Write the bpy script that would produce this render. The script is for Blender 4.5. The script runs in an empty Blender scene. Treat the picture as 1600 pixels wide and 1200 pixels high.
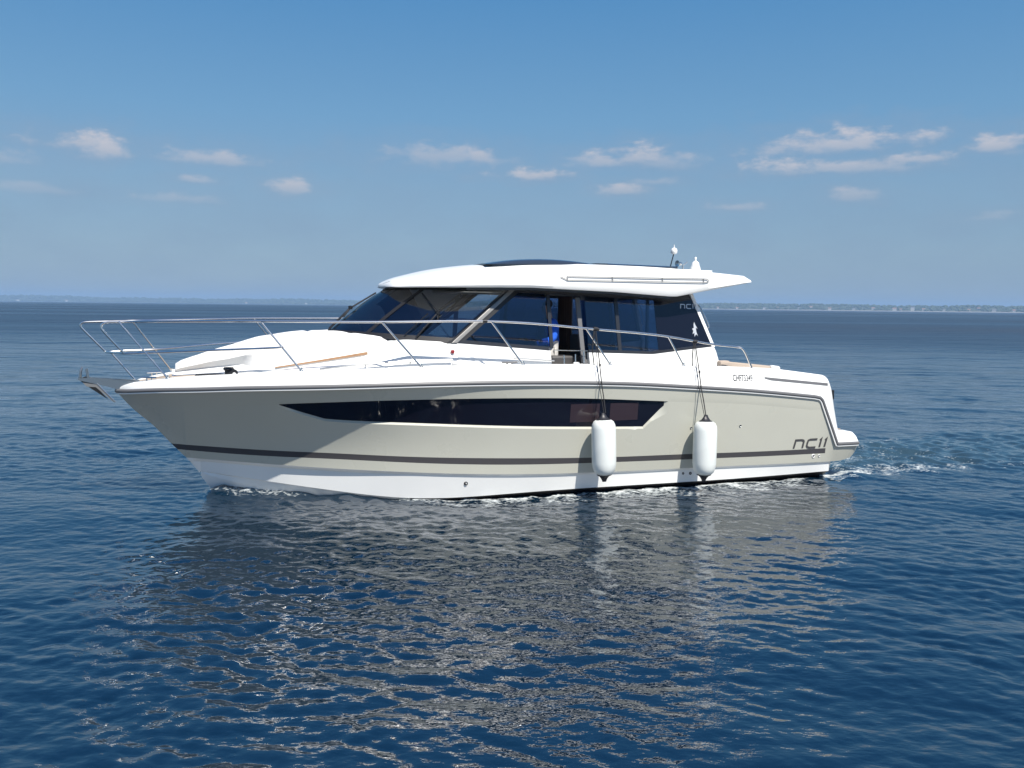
import bpy, bmesh, math, random
import numpy as np
from mathutils import Vector, Matrix
random.seed(7); RNG = np.random.default_rng(11)
C = bpy.context.scene.collection
R = math.radians

# ------------------------------------------------------------------ camera, sky, sun, exposure
CAM_H = 2.6
cam_d = bpy.data.cameras.new('camera'); cam = bpy.data.objects.new('camera', cam_d); C.objects.link(cam)
cam_d.sensor_width = 36; cam_d.lens = 36*1340/1600; cam_d.clip_end = 60000; cam_d.clip_start = .1
_p = math.atan(121/1340); _r = R(.63)
_F = Vector((0, math.cos(_p), -math.sin(_p))); _R0 = Vector((1, 0, 0)); _U0 = _R0.cross(_F)
_Rt = math.cos(_r)*_R0 + math.sin(_r)*_U0; _U = -math.sin(_r)*_R0 + math.cos(_r)*_U0
M4 = Matrix((_Rt, _U, -_F)).transposed().to_4x4(); M4.translation = (0, 0, CAM_H)
cam.matrix_world = M4
bpy.context.scene.camera = cam

# pose of the yacht on the water (its own axes: x to the bow, y to port, z up)
BOAT_LOC = Vector((.149, 13.127, 0.0)); BOAT_ROT = R(18.88+180)
FWD = Vector((math.cos(BOAT_ROT), math.sin(BOAT_ROT), 0)); PORT = Vector((-FWD.y, FWD.x, 0))
SUN_AZ, SUN_EL = R(11), R(56)            # from the port beam towards the stern; above the horizon
_s = PORT*math.cos(SUN_AZ) - FWD*math.sin(SUN_AZ)
SUN_DIR = Vector((_s.x*math.cos(SUN_EL), _s.y*math.cos(SUN_EL), math.sin(SUN_EL)))
sl = bpy.data.lights.new('sun', 'SUN'); sl.energy = 4.9; sl.angle = R(.5); sl.color = (1, .95, .87)
sun = bpy.data.objects.new('sun', sl); C.objects.link(sun)
sun.rotation_euler = SUN_DIR.to_track_quat('Z', 'Y').to_euler(); sun.location = (0, 0, 50)
sc = bpy.context.scene
sc.view_settings.view_transform = 'Standard'; sc.view_settings.look = 'None'
sc.view_settings.exposure = 0.5; sc.view_settings.gamma = 1.0
sc.cycles.max_bounces = 8; sc.cycles.volume_bounces = 0; sc.cycles.transparent_max_bounces = 16
sc.cycles.sample_clamp_indirect = 6.0

world = bpy.data.worlds.new('World'); sc.world = world; world.use_nodes = True
SKYK = 1/.1/2**.5                        # picture value -> sky value at strength 0.1 and the exposure above
def sky_world():
    nt = world.node_tree; nt.nodes.clear(); N = nt.nodes; L = nt.links
    def m(op, a, b=None, c=None, clamp=False):
        n = N.new('ShaderNodeMath'); n.operation = op; n.use_clamp = clamp
        for i, v in enumerate((a, b, c)):
            if v is None: continue
            if isinstance(v, (int, float)): n.inputs[i].default_value = v
            else: L.new(v, n.inputs[i])
        return n.outputs[0]
    out = N.new('ShaderNodeOutputWorld'); bg = N.new('ShaderNodeBackground')
    sky = N.new('ShaderNodeTexSky'); sky.sky_type = 'NISHITA'; sky.sun_disc = False
    sky.sun_elevation = SUN_EL; sky.sun_rotation = math.atan2(SUN_DIR.x, SUN_DIR.y)
    sky.air_density = 1.0; sky.dust_density = .35; sky.ozone_density = 2.2; sky.altitude = 0
    tc = N.new('ShaderNodeTexCoord'); sp = N.new('ShaderNodeSeparateXYZ'); L.new(tc.outputs['Generated'], sp.inputs[0])
    el = m('ARCSINE', sp.outputs[2]); az = m('ARCTAN2', sp.outputs[0], sp.outputs[1])
    cb = N.new('ShaderNodeCombineXYZ'); L.new(az, cb.inputs[0]); L.new(m('MULTIPLY', el, 2.2), cb.inputs[1])
    def noise(scale, det, rough=.6):
        n = N.new('ShaderNodeTexNoise'); n.inputs['Scale'].default_value = scale
        n.inputs['Detail'].default_value = det; n.inputs['Roughness'].default_value = rough
        L.new(cb.outputs[0], n.inputs['Vector']); return n.outputs['Fac']
    n1 = noise(26, 7, .62); n2 = noise(9, 4)
    nn = m('MULTIPLY', m('SUBTRACT', n1, .5), 3.2)
    # cumulus low over the coast: azimuth, elevation (deg), half width, half height, strength
    clouds = [(-26.2,9.2,2.3,.55,1.0),(-24.9,8.9,1.1,.7,1.0),(-19.0,8.8,2.4,.55,.7),(-17.6,8.7,.9,.5,.6),(-14.3,7.3,1.2,.5,.75),(-20,7.5,.9,.25,.5),
              (-5.0,9.5,3.2,.75,.55),(-2.3,9.6,.9,.6,.8),(.7,8.5,2.0,.42,1.0),(5.2,9.4,1.6,.55,.8),(8.1,9.6,1.5,.7,.9),(10.3,9.2,1.6,.6,.45),(6.9,7.6,1.2,.42,.75),(9.3,8.1,1.2,.3,.4),
              (20.3,10.0,3.6,.75,1.0),(17.0,8.7,2.0,.5,1.0),(20.8,8.6,3.6,.45,.7),(24.8,8.9,1.7,.35,.8),(28.9,9.4,1.4,.55,1.0),(31.5,9.0,2,.3,.35),
              (14.2,6.4,1.1,.3,.45),(21.4,6.9,1.3,.45,.45),(28.6,5.4,1.2,.3,.25),(-31,8.0,2,.5,.35),(-29,6.4,2.5,.35,.25),(-22,6.3,2,.35,.3),(-37,8.5,2.5,.6,.8),(37,9,2.5,.6,.8)]
    tot = None; lit = None
    for a, e, sa, se, st in clouds:
        dx = m('DIVIDE', m('SUBTRACT', az, R(a)), R(sa*1.45))
        dy = m('DIVIDE', m('SUBTRACT', el, R(e)), R(se*1.35))
        # flat base: the lower half falls off faster
        dyb = m('MULTIPLY', dy, m('ADD', 1.0, m('MULTIPLY', m('LESS_THAN', dy, 0), .7)))
        d = m('SQRT', m('ADD', m('MULTIPLY', dx, dx), m('MULTIPLY', dyb, dyb)))
        f = m('MULTIPLY', m('ADD', m('SUBTRACT', 1.1, d), nn), 1.0, clamp=True)
        f = m('MULTIPLY', m('MULTIPLY', f, f), m('MULTIPLY', m('SUBTRACT', 3.0, m('MULTIPLY', f, 2.0)), st))
        g = m('MULTIPLY', f, m('ADD', m('MULTIPLY', dy, .6), .55, clamp=True))
        f = m('MULTIPLY', m('MULTIPLY', m('ADD', m('SUBTRACT', 1.35, m('MULTIPLY', d, .62)), m('MULTIPLY', nn, .7)), .62, clamp=True), st**.6)
        tot = f if tot is None else m('MAXIMUM', tot, f)
        lit = g if lit is None else m('MAXIMUM', lit, g)
    # thin grey-blue veil below the cumulus band
    veil = m('MULTIPLY', m('MULTIPLY', m('SUBTRACT', n2, .30), 1.4, clamp=True),
             m('MULTIPLY', m('SUBTRACT', R(11.5), el), 9.0, clamp=True))
    ramp = N.new('ShaderNodeValToRGB'); L.new(m('DIVIDE', el, R(90), clamp=True), ramp.inputs[0])
    stops = [(-.0, (.155,.268,.40)), (3.5, (.18,.300,.435)), (7.5, (.172,.318,.475)), (12, (.122,.312,.53)), (19.7, (.054,.246,.52)), (32, (.028,.168,.46)), (60, (.013,.085,.33)), (90, (.009,.06,.27))]
    e_ = ramp.color_ramp.elements
    while len(e_) < len(stops): e_.new(.5)
    for q, (d, c) in zip(e_, stops): q.position = max(0, d)/90; q.color = (*[v for v in c], 1)
    grad = N.new('ShaderNodeVectorMath'); grad.operation = 'SCALE'; L.new(ramp.outputs[0], grad.inputs[0]); grad.inputs['Scale'].default_value = SKYK
    def mix(fac, a, b):
        n = N.new('ShaderNodeMix'); n.data_type = 'RGBA'
        for sck, v in ((n.inputs['Factor'], fac), (n.inputs[6], a), (n.inputs[7], b)):
            if isinstance(v, (int, float)): sck.default_value = v
            elif isinstance(v, tuple): sck.default_value = (*v, 1)
            else: L.new(v, sck)
        return n.outputs[2]
    k = SKYK
    base = mix(.80, sky.outputs[0], grad.outputs[0])
    c0 = mix(m('MULTIPLY', veil, .62), base, (.23*k, .325*k, .46*k))
    c1 = mix(m('MULTIPLY', tot, .42), c0, (.30*k, .365*k, .475*k))
    c2 = mix(m('MULTIPLY', lit, .72), c1, (.76*k, .68*k, .67*k))
    L.new(c2, bg.inputs[0]); bg.inputs[1].default_value = .1
    L.new(bg.outputs[0], out.inputs[0])
sky_world()

# ------------------------------------------------------------------ materials
def mat(name, col, rough=.5, metal=0., coat=0., ior=1.5, noise=None, bump=None, spec=None, coat_rough=.05):
    m = bpy.data.materials.new(name); m.use_nodes = True
    nt = m.node_tree; b = nt.nodes['Principled BSDF']
    b.inputs['Base Color'].default_value = (*col, 1); b.inputs['Roughness'].default_value = rough
    b.inputs['Metallic'].default_value = metal; b.inputs['Coat Weight'].default_value = coat
    b.inputs['Coat Roughness'].default_value = coat_rough; b.inputs['IOR'].default_value = ior
    if spec is not None: b.inputs['Specular IOR Level'].default_value = spec
    tc = nt.nodes.new('ShaderNodeTexCoord')
    if noise:                              # (scale, amount) : mottling and wear
        n = nt.nodes.new('ShaderNodeTexNoise'); n.inputs['Scale'].default_value = noise[0]; n.inputs['Detail'].default_value = 6
        nt.links.new(tc.outputs['Object'], n.inputs['Vector'])
        r = nt.nodes.new('ShaderNodeMapRange'); r.inputs[3].default_value = 1-noise[1]; r.inputs[4].default_value = 1+noise[1]
        nt.links.new(n.outputs['Fac'], r.inputs[0])
        mx = nt.nodes.new('ShaderNodeMix'); mx.data_type = 'RGBA'; mx.blend_type = 'MULTIPLY'; mx.inputs['Factor'].default_value = 1
        mx.inputs[6].default_value = (*col, 1); nt.links.new(r.outputs[0], mx.inputs[7]); nt.links.new(mx.outputs[2], b.inputs['Base Color'])
        r2 = nt.nodes.new('ShaderNodeMapRange'); r2.inputs[3].default_value = rough*.8; r2.inputs[4].default_value = min(1, rough*1.25)
        nt.links.new(n.outputs['Fac'], r2.inputs[0]); nt.links.new(r2.outputs[0], b.inputs['Roughness'])
    if bump:
        n = nt.nodes.new('ShaderNodeTexNoise'); n.inputs['Scale'].default_value = bump[0]; n.inputs['Detail'].default_value = 5
        nt.links.new(tc.outputs['Object'], n.inputs['Vector'])
        bp = nt.nodes.new('ShaderNodeBump'); bp.inputs['Distance'].default_value = bump[1]; bp.inputs['Strength'].default_value = 1
        nt.links.new(n.outputs['Fac'], bp.inputs['Height']); nt.links.new(bp.outputs[0], b.inputs['Normal'])
    return m
def glass(name, tint, ior=1.5, rough=.0):
    m = bpy.data.materials.new(name); m.use_nodes = True; nt = m.node_tree; nt.nodes.clear()
    o = nt.nodes.new('ShaderNodeOutputMaterial'); t = nt.nodes.new('ShaderNodeBsdfTransparent'); g = nt.nodes.new('ShaderNodeBsdfGlossy')
    f = nt.nodes.new('ShaderNodeFresnel'); mx = nt.nodes.new('ShaderNodeMixShader')
    t.inputs[0].default_value = (*tint, 1); g.inputs['Roughness'].default_value = rough; f.inputs[0].default_value = ior
    nt.links.new(f.outputs[0], mx.inputs[0]); nt.links.new(t.outputs[0], mx.inputs[1]); nt.links.new(g.outputs[0], mx.inputs[2])
    nt.links.new(mx.outputs[0], o.inputs[0]); return m
MT = dict(
    white=mat('white gelcoat', (.80, .80, .78), .30, coat=.3, noise=(1.3, .02)),
    white2=mat('white moulding', (.78, .78, .76), .35, coat=.2),
    beige=mat('beige gelcoat', (.462, .460, .398), .28, coat=.4, noise=(1.1, .045)),
    stripe=mat('dark stripe', (.06, .056, .058), .3, coat=.4),
    boot=mat('black bottom paint', (.018, .016, .018), .55, noise=(6, .3)),
    rubber=mat('grey rubbing strake', (.13, .13, .135), .45),
    black=mat('black plastic', (.012, .012, .014), .4),
    dark=mat('dark trim', (.02, .021, .025), .3, coat=.3),
    hullglass=mat('dark hull glass', (.006, .006, .012), .06, coat=.5, ior=1.45),
    pane=mat('cabin seen through hull glass', (.035, .024, .03), .08, coat=.4, ior=1.4),
    steel=mat('stainless steel', (.74, .72, .69), .27, metal=1.),
    steeld=mat('brushed steel', (.45, .46, .46), .32, metal=1.),
    alu=mat('anodised grey', (.25, .245, .235), .4, metal=.6),
    greyrail=mat('dull grey rail', (.30, .30, .30), .5, metal=.3), anchor=mat('steel with painted sea reflection', (.09, .095, .10), .42, metal=.7),  # anchor: reflection of the dark sea put into the base colour
    teak=mat('teak', (.33, .19, .10), .6, noise=(14, .25)),
    teak2=mat('pale deck teak', (.42, .34, .26), .7, noise=(20, .15)),
    pad=mat('white cover cloth', (.80, .79, .77), .8, noise=(3, .04), bump=(22, .004)),
    fender=mat('white vinyl', (.74, .77, .74), .38, noise=(7, .09)),
    fenderblack=mat('black fender end', (.015, .015, .02), .45),
    rope=mat('black rope', (.02, .02, .022), .8), ropew=mat('pale rope', (.55, .53, .5), .8),
    tan=mat('tan upholstery', (.40, .33, .27), .7), cream=mat('cream headliner', (.70, .67, .60), .7),
    wood=mat('dark interior wood', (.07, .04, .028), .5, noise=(5, .3)),
    interior=mat('dark interior', (.03, .028, .03), .6),
    leather=mat('dark seat leather', (.05, .048, .05), .5),
    red=mat('red lens', (.22, .012, .015), .2, coat=.5), letter=mat('grey lettering', (.06, .058, .06), .4),
    lettersilver=mat('silver lettering', (.55, .57, .6), .35, metal=.3),
    jacket=mat('blue jacket cloth', (.01, .11, .62), .8, bump=(30, .01)), skin=mat('skin', (.50, .30, .22), .5),
    hair=mat('dark hair', (.012, .009, .008), .6), trouser=mat('pale trousers', (.6, .58, .55), .8),
    clear=glass('windscreen glass', (.74, .81, .85), 2.4), tinted=glass('tinted side glass', (.30, .39, .52), 1.9),
    roofglass=mat('smoked roof glass', (.03, .04, .055), .05, coat=.6),
)

# ------------------------------------------------------------------ mesh helpers
class MB:
    def __init__(s): s.v = []; s.f = []; s.mi = []; s.cur = 0
    def add(s, vs, fs, mi=None):
        o = len(s.v); s.v += [tuple(map(float, v)) for v in vs]
        for f in fs: s.f.append([i+o for i in f]); s.mi.append(s.cur if mi is None else mi)
    def grid(s, rows, mi=None, close_u=False, close_v=False, mif=None):
        o = len(s.v); nu = len(rows); nv = len(rows[0])
        for r in rows: s.v += [tuple(map(float, p)) for p in r]
        for i in range(nu if close_u else nu-1):
            for j in range(nv if close_v else nv-1):
                a, b = i, (i+1) % nu; c, d = j, (j+1) % nv
                s.f.append([o+a*nv+c, o+b*nv+c, o+b*nv+d, o+a*nv+d])
                s.mi.append(mif(i, j) if mif else (s.cur if mi is None else mi))
    def tube(s, pts, r, n=10, closed=False, mi=None, caps=True):
        P = [Vector(p) for p in pts]; m = len(P); rows = []
        rs = r if isinstance(r, (list, tuple)) else [r]*m
        up = None
        for i in range(m):
            t = (P[(i+1) % m]-P[i-1]) if closed else (P[min(i+1, m-1)]-P[max(i-1, 0)])
            t.normalize()
            if up is None:
                a = Vector((0, 0, 1)) if abs(t.z) < .9 else Vector((1, 0, 0)); up = (a-t*a.dot(t)).normalized()
            else: up = (up-t*up.dot(t)).normalized()
            q = t.cross(up)
            rows.append([P[i]+(up*math.cos(2*math.pi*k/n)+q*math.sin(2*math.pi*k/n))*rs[i] for k in range(n)])
        s.grid(rows, mi, close_u=closed, close_v=True)
        if caps and not closed:
            o = len(s.v); s.add(rows[0], [list(range(n))[::-1]], mi); s.add(rows[-1], [list(range(n))], mi)
    def lathe(s, prof, org=(0, 0, 0), axis=(0, 0, 1), n=24, mi=None):
        ax = Vector(axis).normalized(); a = Vector((1, 0, 0)) if abs(ax.x) < .8 else Vector((0, 1, 0))
        u = (a-ax*a.dot(ax)).normalized(); w = ax.cross(u); o = Vector(org)
        rows = [[o+ax*z+(u*math.cos(2*math.pi*k/n)+w*math.sin(2*math.pi*k/n))*max(r, 1e-4) for k in range(n)] for r, z in prof]
        s.grid(rows, mi, close_v=True)
    def box(s, lo, hi, mi=None, b=0):
        (x0, y0, z0), (x1, y1, z1) = lo, hi
        s.add([(x0,y0,z0),(x1,y0,z0),(x1,y1,z0),(x0,y1,z0),(x0,y0,z1),(x1,y0,z1),(x1,y1,z1),(x0,y1,z1)],
              [(0,3,2,1),(4,5,6,7),(0,1,5,4),(1,2,6,5),(2,3,7,6),(3,0,4,7)], mi)
    def prism(s, poly, f0, f1, mi=None):
        """poly: list of 2D points; f0, f1 map them to the two faces"""
        n = len(poly); a = [f0(*p) for p in poly]; b = [f1(*p) for p in poly]
        s.add(a+b, [list(range(n)), list(range(2*n-1, n-1, -1))]+[[i, i+n, (i+1) % n+n, (i+1) % n] for i in range(n)], mi)
    def build(s, name, mats, parent=None, smooth=True, angle=35, bevel=0, merge=1e-5):
        me = bpy.data.meshes.new(name); bm = bmesh.new()
        vs = [bm.verts.new(v) for v in s.v]
        for f, mi in zip(s.f, s.mi):
            try:
                fc = bm.faces.new([vs[i] for i in f]); fc.material_index = mi; fc.smooth = smooth
            except ValueError: pass
        bmesh.ops.remove_doubles(bm, verts=bm.verts, dist=merge)
        bmesh.ops.recalc_face_normals(bm, faces=bm.faces)
        if bevel:
            es = [e for e in bm.edges if len(e.link_faces) == 2 and e.calc_face_angle(0) > R(40)]
            bmesh.ops.bevel(bm, geom=es, offset=bevel, segments=3, affect='EDGES', profile=.5, clamp_overlap=True)
            for f in bm.faces: f.smooth = smooth
        bm.to_mesh(me); bm.free()
        if smooth: me.set_sharp_from_angle(angle=R(angle))
        for m in (mats if isinstance(mats, (list, tuple)) else [mats]): me.materials.append(MT[m] if isinstance(m, str) else m)
        o = bpy.data.objects.new(name, me); C.objects.link(o)
        if parent: o.parent = parent
        return o
def tag(o, label=None, cat=None, group=None, kind=None):
    if label: o['label'] = label
    if cat: o['category'] = cat
    if group: o['group'] = group
    if kind: o['kind'] = kind
    return o
def empty(name, loc=(0, 0, 0), rz=0):
    o = bpy.data.objects.new(name, None); C.objects.link(o); o.location = loc; o.rotation_euler = (0, 0, rz); o.empty_display_size = .3
    return o
def smooth_path(pts, n=8, closed=False):
    P = [Vector(p) for p in pts]; out = []
    for i in range(len(P)-1):
        p0 = P[max(i-1, 0)]; p1 = P[i]; p2 = P[i+1]; p3 = P[min(i+2, len(P)-1)]
        for k in range(n):
            t = k/n
            out.append(.5*((2*p1)+(p2-p0)*t+(2*p0-5*p1+4*p2-p3)*t*t+(3*p1-p0-3*p2+p3)*t**3))
    out.append(P[-1]); return out
class Sp:                                  # natural cubic spline, linear beyond its ends
    def __init__(s, pts):
        pts = sorted(pts); s.x = np.array([p[0] for p in pts], float); s.y = np.array([p[1] for p in pts], float)
        n = len(pts); h = np.diff(s.x); A = np.eye(n); b = np.zeros(n)
        for i in range(1, n-1):
            A[i, i-1] = h[i-1]; A[i, i] = 2*(h[i-1]+h[i]); A[i, i+1] = h[i]
            b[i] = 6*((s.y[i+1]-s.y[i])/h[i]-(s.y[i]-s.y[i-1])/h[i-1])
        s.m = np.linalg.solve(A, b)
    def __call__(s, x):
        X, Y, M = s.x, s.y, s.m
        if x <= X[0]: return float(Y[0])
        if x >= X[-1]: return float(Y[-1])
        i = int(np.searchsorted(X, x)-1); h = X[i+1]-X[i]; a = (X[i+1]-x)/h; b = (x-X[i])/h
        return float(a*Y[i]+b*Y[i+1]+((a**3-a)*M[i]+(b**3-b)*M[i+1])*h*h/6)
def Li(pts):
    pts = sorted(pts); xs = [p[0] for p in pts]; ys = [p[1] for p in pts]
    return lambda x: float(np.interp(x, xs, ys))
def sst(a, b, x):
    t = min(1, max(0, (x-a)/(b-a))); return t*t*(3-2*t)
def arange(a, b, st):
    n = max(1, int(round((b-a)/st))); return [a+(b-a)*i/n for i in range(n+1)]

# ------------------------------------------------------------------ lines of the yacht (metres, measured from the photograph)
_ysh = Sp([(-5.1,1.55),(-4.6,1.6),(-3,1.675),(-1,1.735),(.5,1.735),(1.5,1.70),(2.5,1.60),(3.4,1.41),(4.3,1.09),(5,.70),(5.4,.39),(5.6,.15),(5.68,0)])
_zsA = Sp([(-4.12,1.285),(-3,1.40),(-2,1.478),(-1,1.545),(0,1.58),(.75,1.593),(2.1,1.586),(3.35,1.558),(4.27,1.53),(4.72,1.505),(5.19,1.477),(5.68,1.425)])
_zsB = Li([(-5.06,.527),(-4.60,.535),(-4.27,1.225),(-4.22,1.265),(-4.12,1.285)])
def ysh(x): return max(0, _ysh(x))
def zsh(x): return _zsA(x) if x > -4.12 else _zsB(x)
_zk = Sp([(-4.6,.262),(-2.5,.292),(-.5,.313),(.7,.342),(2,.396),(3,.436),(3.9,.471),(4.87,.503)])
_zkA = Li([(-5.06,.42),(-5.03,.36),(-4.95,.30),(-4.75,.262),(-4.6,.262)])
def zkn(x): return _zk(x) if x > -4.6 else _zkA(x)
_yk = Sp([(-5.1,1.48),(-4.6,1.53),(-2.5,1.585),(-.5,1.595),(.7,1.55),(2,1.33),(3,.98),(4,.50),(4.6,.15),(4.86,0)])
_zst = Sp([(3.0,-.62),(3.7,-.5),(4.2,-.27),(4.547,.083),(4.732,.36),(5.01,.682),(5.244,.953),(5.499,1.197),(5.68,1.415)])
XK = 4.857; XC = 4.67
_zc = Sp([(-4.6,.105),(-2.75,.085),(-.6,.085),(.64,.058),(2,.030),(3,.121),(3.95,.230),(4.67,.31)])
_yc = Sp([(-4.6,1.49),(-2.5,1.54),(-.6,1.535),(.6,1.47),(2,1.235),(3,.88),(3.8,.50),(4.35,.19),(4.67,0)])
_stt = Sp([(-4.42,.481),(-2.7,.496),(-2,.508),(-.81,.521),(.68,.563),(2.36,.620),(3,.645),(3.71,.661),(4.35,.679),(5.04,.700)])
_stb = Sp([(-4.42,.401),(-2.7,.418),(-2,.428),(-.82,.446),(.68,.474),(2.36,.541),(3,.565),(3.71,.578),(4.35,.593),(5.0,.622)])
_wt = Sp([(-4.1,1.09),(-2.6,1.235),(-1.6,1.287),(-.53,1.349),(.735,1.385),(2.4,1.374),(3.69,1.325),(5.0,1.26)])
_wb = Sp([(-1.234,.940),(-.57,.960),(.7,1.007),(2.05,1.069),(2.86,1.105),(3.11,1.122)])
def wbot(x):
    t = _wt(x)
    if x >= 3.69 or x <= -1.59: return t-.002
    if x > 3.0: b = Li([(3.0,_wb(3.0)),(3.11,1.124),(3.41,1.219),(3.69,1.322)])(x)
    elif x < -1.234: b = Li([(-1.59,1.285),(-1.234,.943)])(x)
    else: b = _wb(x)
    return min(b, t-.002)
def zlo(x): return zkn(x) if x < XK else max(_zst(x), zkn(x))
def ylo(x): return max(0, _yk(x)) if x < XK else 0.
_fl = Sp([(-5.1,.85),(-2,.85),(-.6,1.0),(.3,1.3),(1.2,1.8),(2.1,2.0),(3,1.7),(4,1.4),(5,1.25),(5.68,1.2)])
def yhull(x, z):
    a, b = zlo(x), zsh(x); v = min(1, max(0, (z-a)/max(1e-6, b-a)))
    p = _fl(x)
    return ylo(x)+(ysh(x)-ylo(x))*v**p
def dep(x): return .035*min(1, max(0, (_wt(x)-wbot(x))/.10))
def rows_at(x):
    a, b = zlo(x), zsh(x); wt, wb = _wt(x), wbot(x); d = dep(x)
    rz = wb-.030
    if x < -.95: rz = min(rz, max(.86, Li([(-1.90,1.262),(-1.10,.90),(-.95,.925)])(x))) if x > -1.9 else wb-.02
    L = [(a, 0), (_stb(x), 0), (_stt(x), 0)]
    t = _stt(x)
    L += [(t+(rz-t)*q, 0) for q in (.25, .5, .75)]+[(rz, 0), (wb, d), (wb+(wt-wb)*.33, d), (wb+(wt-wb)*.67, d), (wt, d), (wt+.006, 0)]
    L += [(wt+.006+(b-wt-.006)*q, 0) for q in (.33, .67)]+[(b, 0)]
    out = []; cur = a
    for z, dd in L:
        z = min(b, max(a, z, cur)); cur = z; out.append((z, dd))
    return out

yacht = empty('motor_yacht', BOAT_LOC, BOAT_ROT)
tag(yacht, 'beige and white cabin motor yacht cruising on the calm blue sea', 'motor yacht')

XS = sorted(set([round(v, 4) for v in arange(-5.06, -4.08, .02)+arange(-4.08, 3.0, .05)+[-1.59, -1.234, -1.9, -1.1, -.95, 3.69, 2.0, 3.125]+arange(3, 4.6, .04)+arange(4.6, 5.5, .02)+arange(5.5, 5.68, .01)]))
def make_hull():
    mb = MB()
    for sgn in (1, -1):
        cols = []
        for x in XS:
            cols.append([(x, sgn*max(0, yhull(x, z)-min(d, yhull(x, z)*.5)), z) for z, d in rows_at(x)])
        xs = XS
        mb.grid(cols, mif=lambda i, j: 1 if (j == 1 and xs[i] >= -4.43) else 0)
        # white band from the knuckle to the chine, and the bottom
        lx = [x for x in XS if -4.56 <= x <= XC]
        band, bot, keel = [], [], []
        for x in [v for v in XS if -4.56 <= v <= XK]:
            k = ylo(x); fl = .030+.020*sst(1.5, 3.2, x)
            ins = min(.030+.038*sst(1.8, 3.4, x), k*.6)
            zc_, yc_ = (_zc(x), max(0, _yc(x))) if x < XC else (_zst(x), 0)
            zm = max(zc_, zkn(x)-fl)
            if x >= XC: ins = min(ins, k)
            y1 = max(0, k-ins)
            band.append([(x, sgn*k, zkn(x)), (x, sgn*y1, zm)]+[(x, sgn*(y1+(yc_-y1)*q), zm+(zc_-zm)*q) for q in (.33, .67, 1)])
        mb.grid(band, mif=lambda i, j: 2)
        bc = []
        for x in lx:
            kz = max(-.62, _zst(x) if x > 3 else -.62)
            zc_, yc_ = _zc(x), max(0, _yc(x))
            kz = min(kz, zc_)
            bc.append([(x, sgn*yc_, zc_), (x, sgn*max(0, yc_-.02), zc_-.012)]+[(x, sgn*yc_*(1-q)*.985, zc_-.012+(kz-zc_)*q**.9) for q in (.12, .3, .6, 1)])
        mb.grid(bc, mif=lambda i, j, lx=lx: 3 if lx[i] < 2.0 else 2)
        # underside of the stern fairing
        mb.grid([[(x, sgn*ylo(x), zkn(x)), (x, 0, zkn(x)+.03)] for x in XS if x <= -4.54], mi=0)
    # stern faces
    r = [(z, max(0, yhull(-5.06, z))) for z, d in rows_at(-5.06)]
    mb.grid([[(-5.06, y, z), (-5.06, -y, z)] for z, y in r], mi=0)
    x = min(v for v in XS if v >= -4.56)
    mb.grid([[(x, y, z), (x, -y, z)] for y, z in ((ylo(x), zkn(x)), (_yc(x), _zc(x)), (.02, -.62))], mi=2)
    return mb.build('hull', ['beige', 'stripe', 'white', 'boot'], yacht, angle=11, merge=2e-4)
hull = make_hull()

def hp(x, z, off=.004, s=1): return (x, s*(yhull(x, z)+off), z)
def make_hull_windows():
    for s in (1, -1):
        mb = MB(); xs = [x for x in XS if -1.585 <= x <= 3.68]
        mb.grid([[(x, s*(yhull(x, z)-dep(x)+.004), z) for z in [wbot(x)+(_wt(x)-wbot(x))*q for q in np.linspace(.0, 1, 7)]] for x in xs])
        w = mb.build('hull_window', 'hullglass', hull)
        for x0, x1 in ((-.12, -.55), (-.71, -1.14), (.52, .07)):
            mb = MB()
            mb.grid([[(x, s*(yhull(x, z)-dep(x)+.007), z) for z in np.linspace(1.03-.01*x+(.0), 1.285, 5)] for x in np.linspace(x1, x0, 8)])
            mb.build('pane', 'pane' if x0 < .3 else 'hullglass', w)
make_hull_windows()

# rubbing strake with a pale line under it, both sides and round the stern quarter
def make_strake():
    path = [x for x in XS if x >= -5.05]
    mb = MB(); m2 = MB()
    for s in (1, -1):
        P = [(x, s*(ysh(x)+.004), zsh(x)+.004) for x in path]
        # a flattened sweep: D-shaped section
        rows = []; rows2 = []
        for i, p in enumerate(P):
            t = Vector(P[min(i+1, len(P)-1)])-Vector(P[max(i-1, 0)]); t.normalize()
            o = Vector((0, s, 0)); o = (o-t*o.dot(t)).normalized()
            if o.y*s < 0: o = -o
            u = t.cross(o); u = u if (u.z > 0 or (u.z == 0)) else -u
            if p[0] < -4.2 and u.x > 0 and abs(u.x) > .8: u = -u if u.z < 0 else u
            c = Vector(p)
            rows.append([c+o*a+u*b for a, b in ((0, .030), (.014, .030), (.026, .018), (.030, .002), (.026, -.010), (.014, -.018), (0, -.018))])
            rows2.append([c+o*a+u*b for a, b in ((0, -.0185), (.016, -.0185), (.019, -.026), (.014, -.036), (0, -.036))])
        mb.grid(rows); m2.grid(rows2)
    st = mb.build('rub_rail', 'rubber', hull, angle=50)
    m2.build('rail_strip', 'white2', hull, angle=50)
make_strake()

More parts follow.
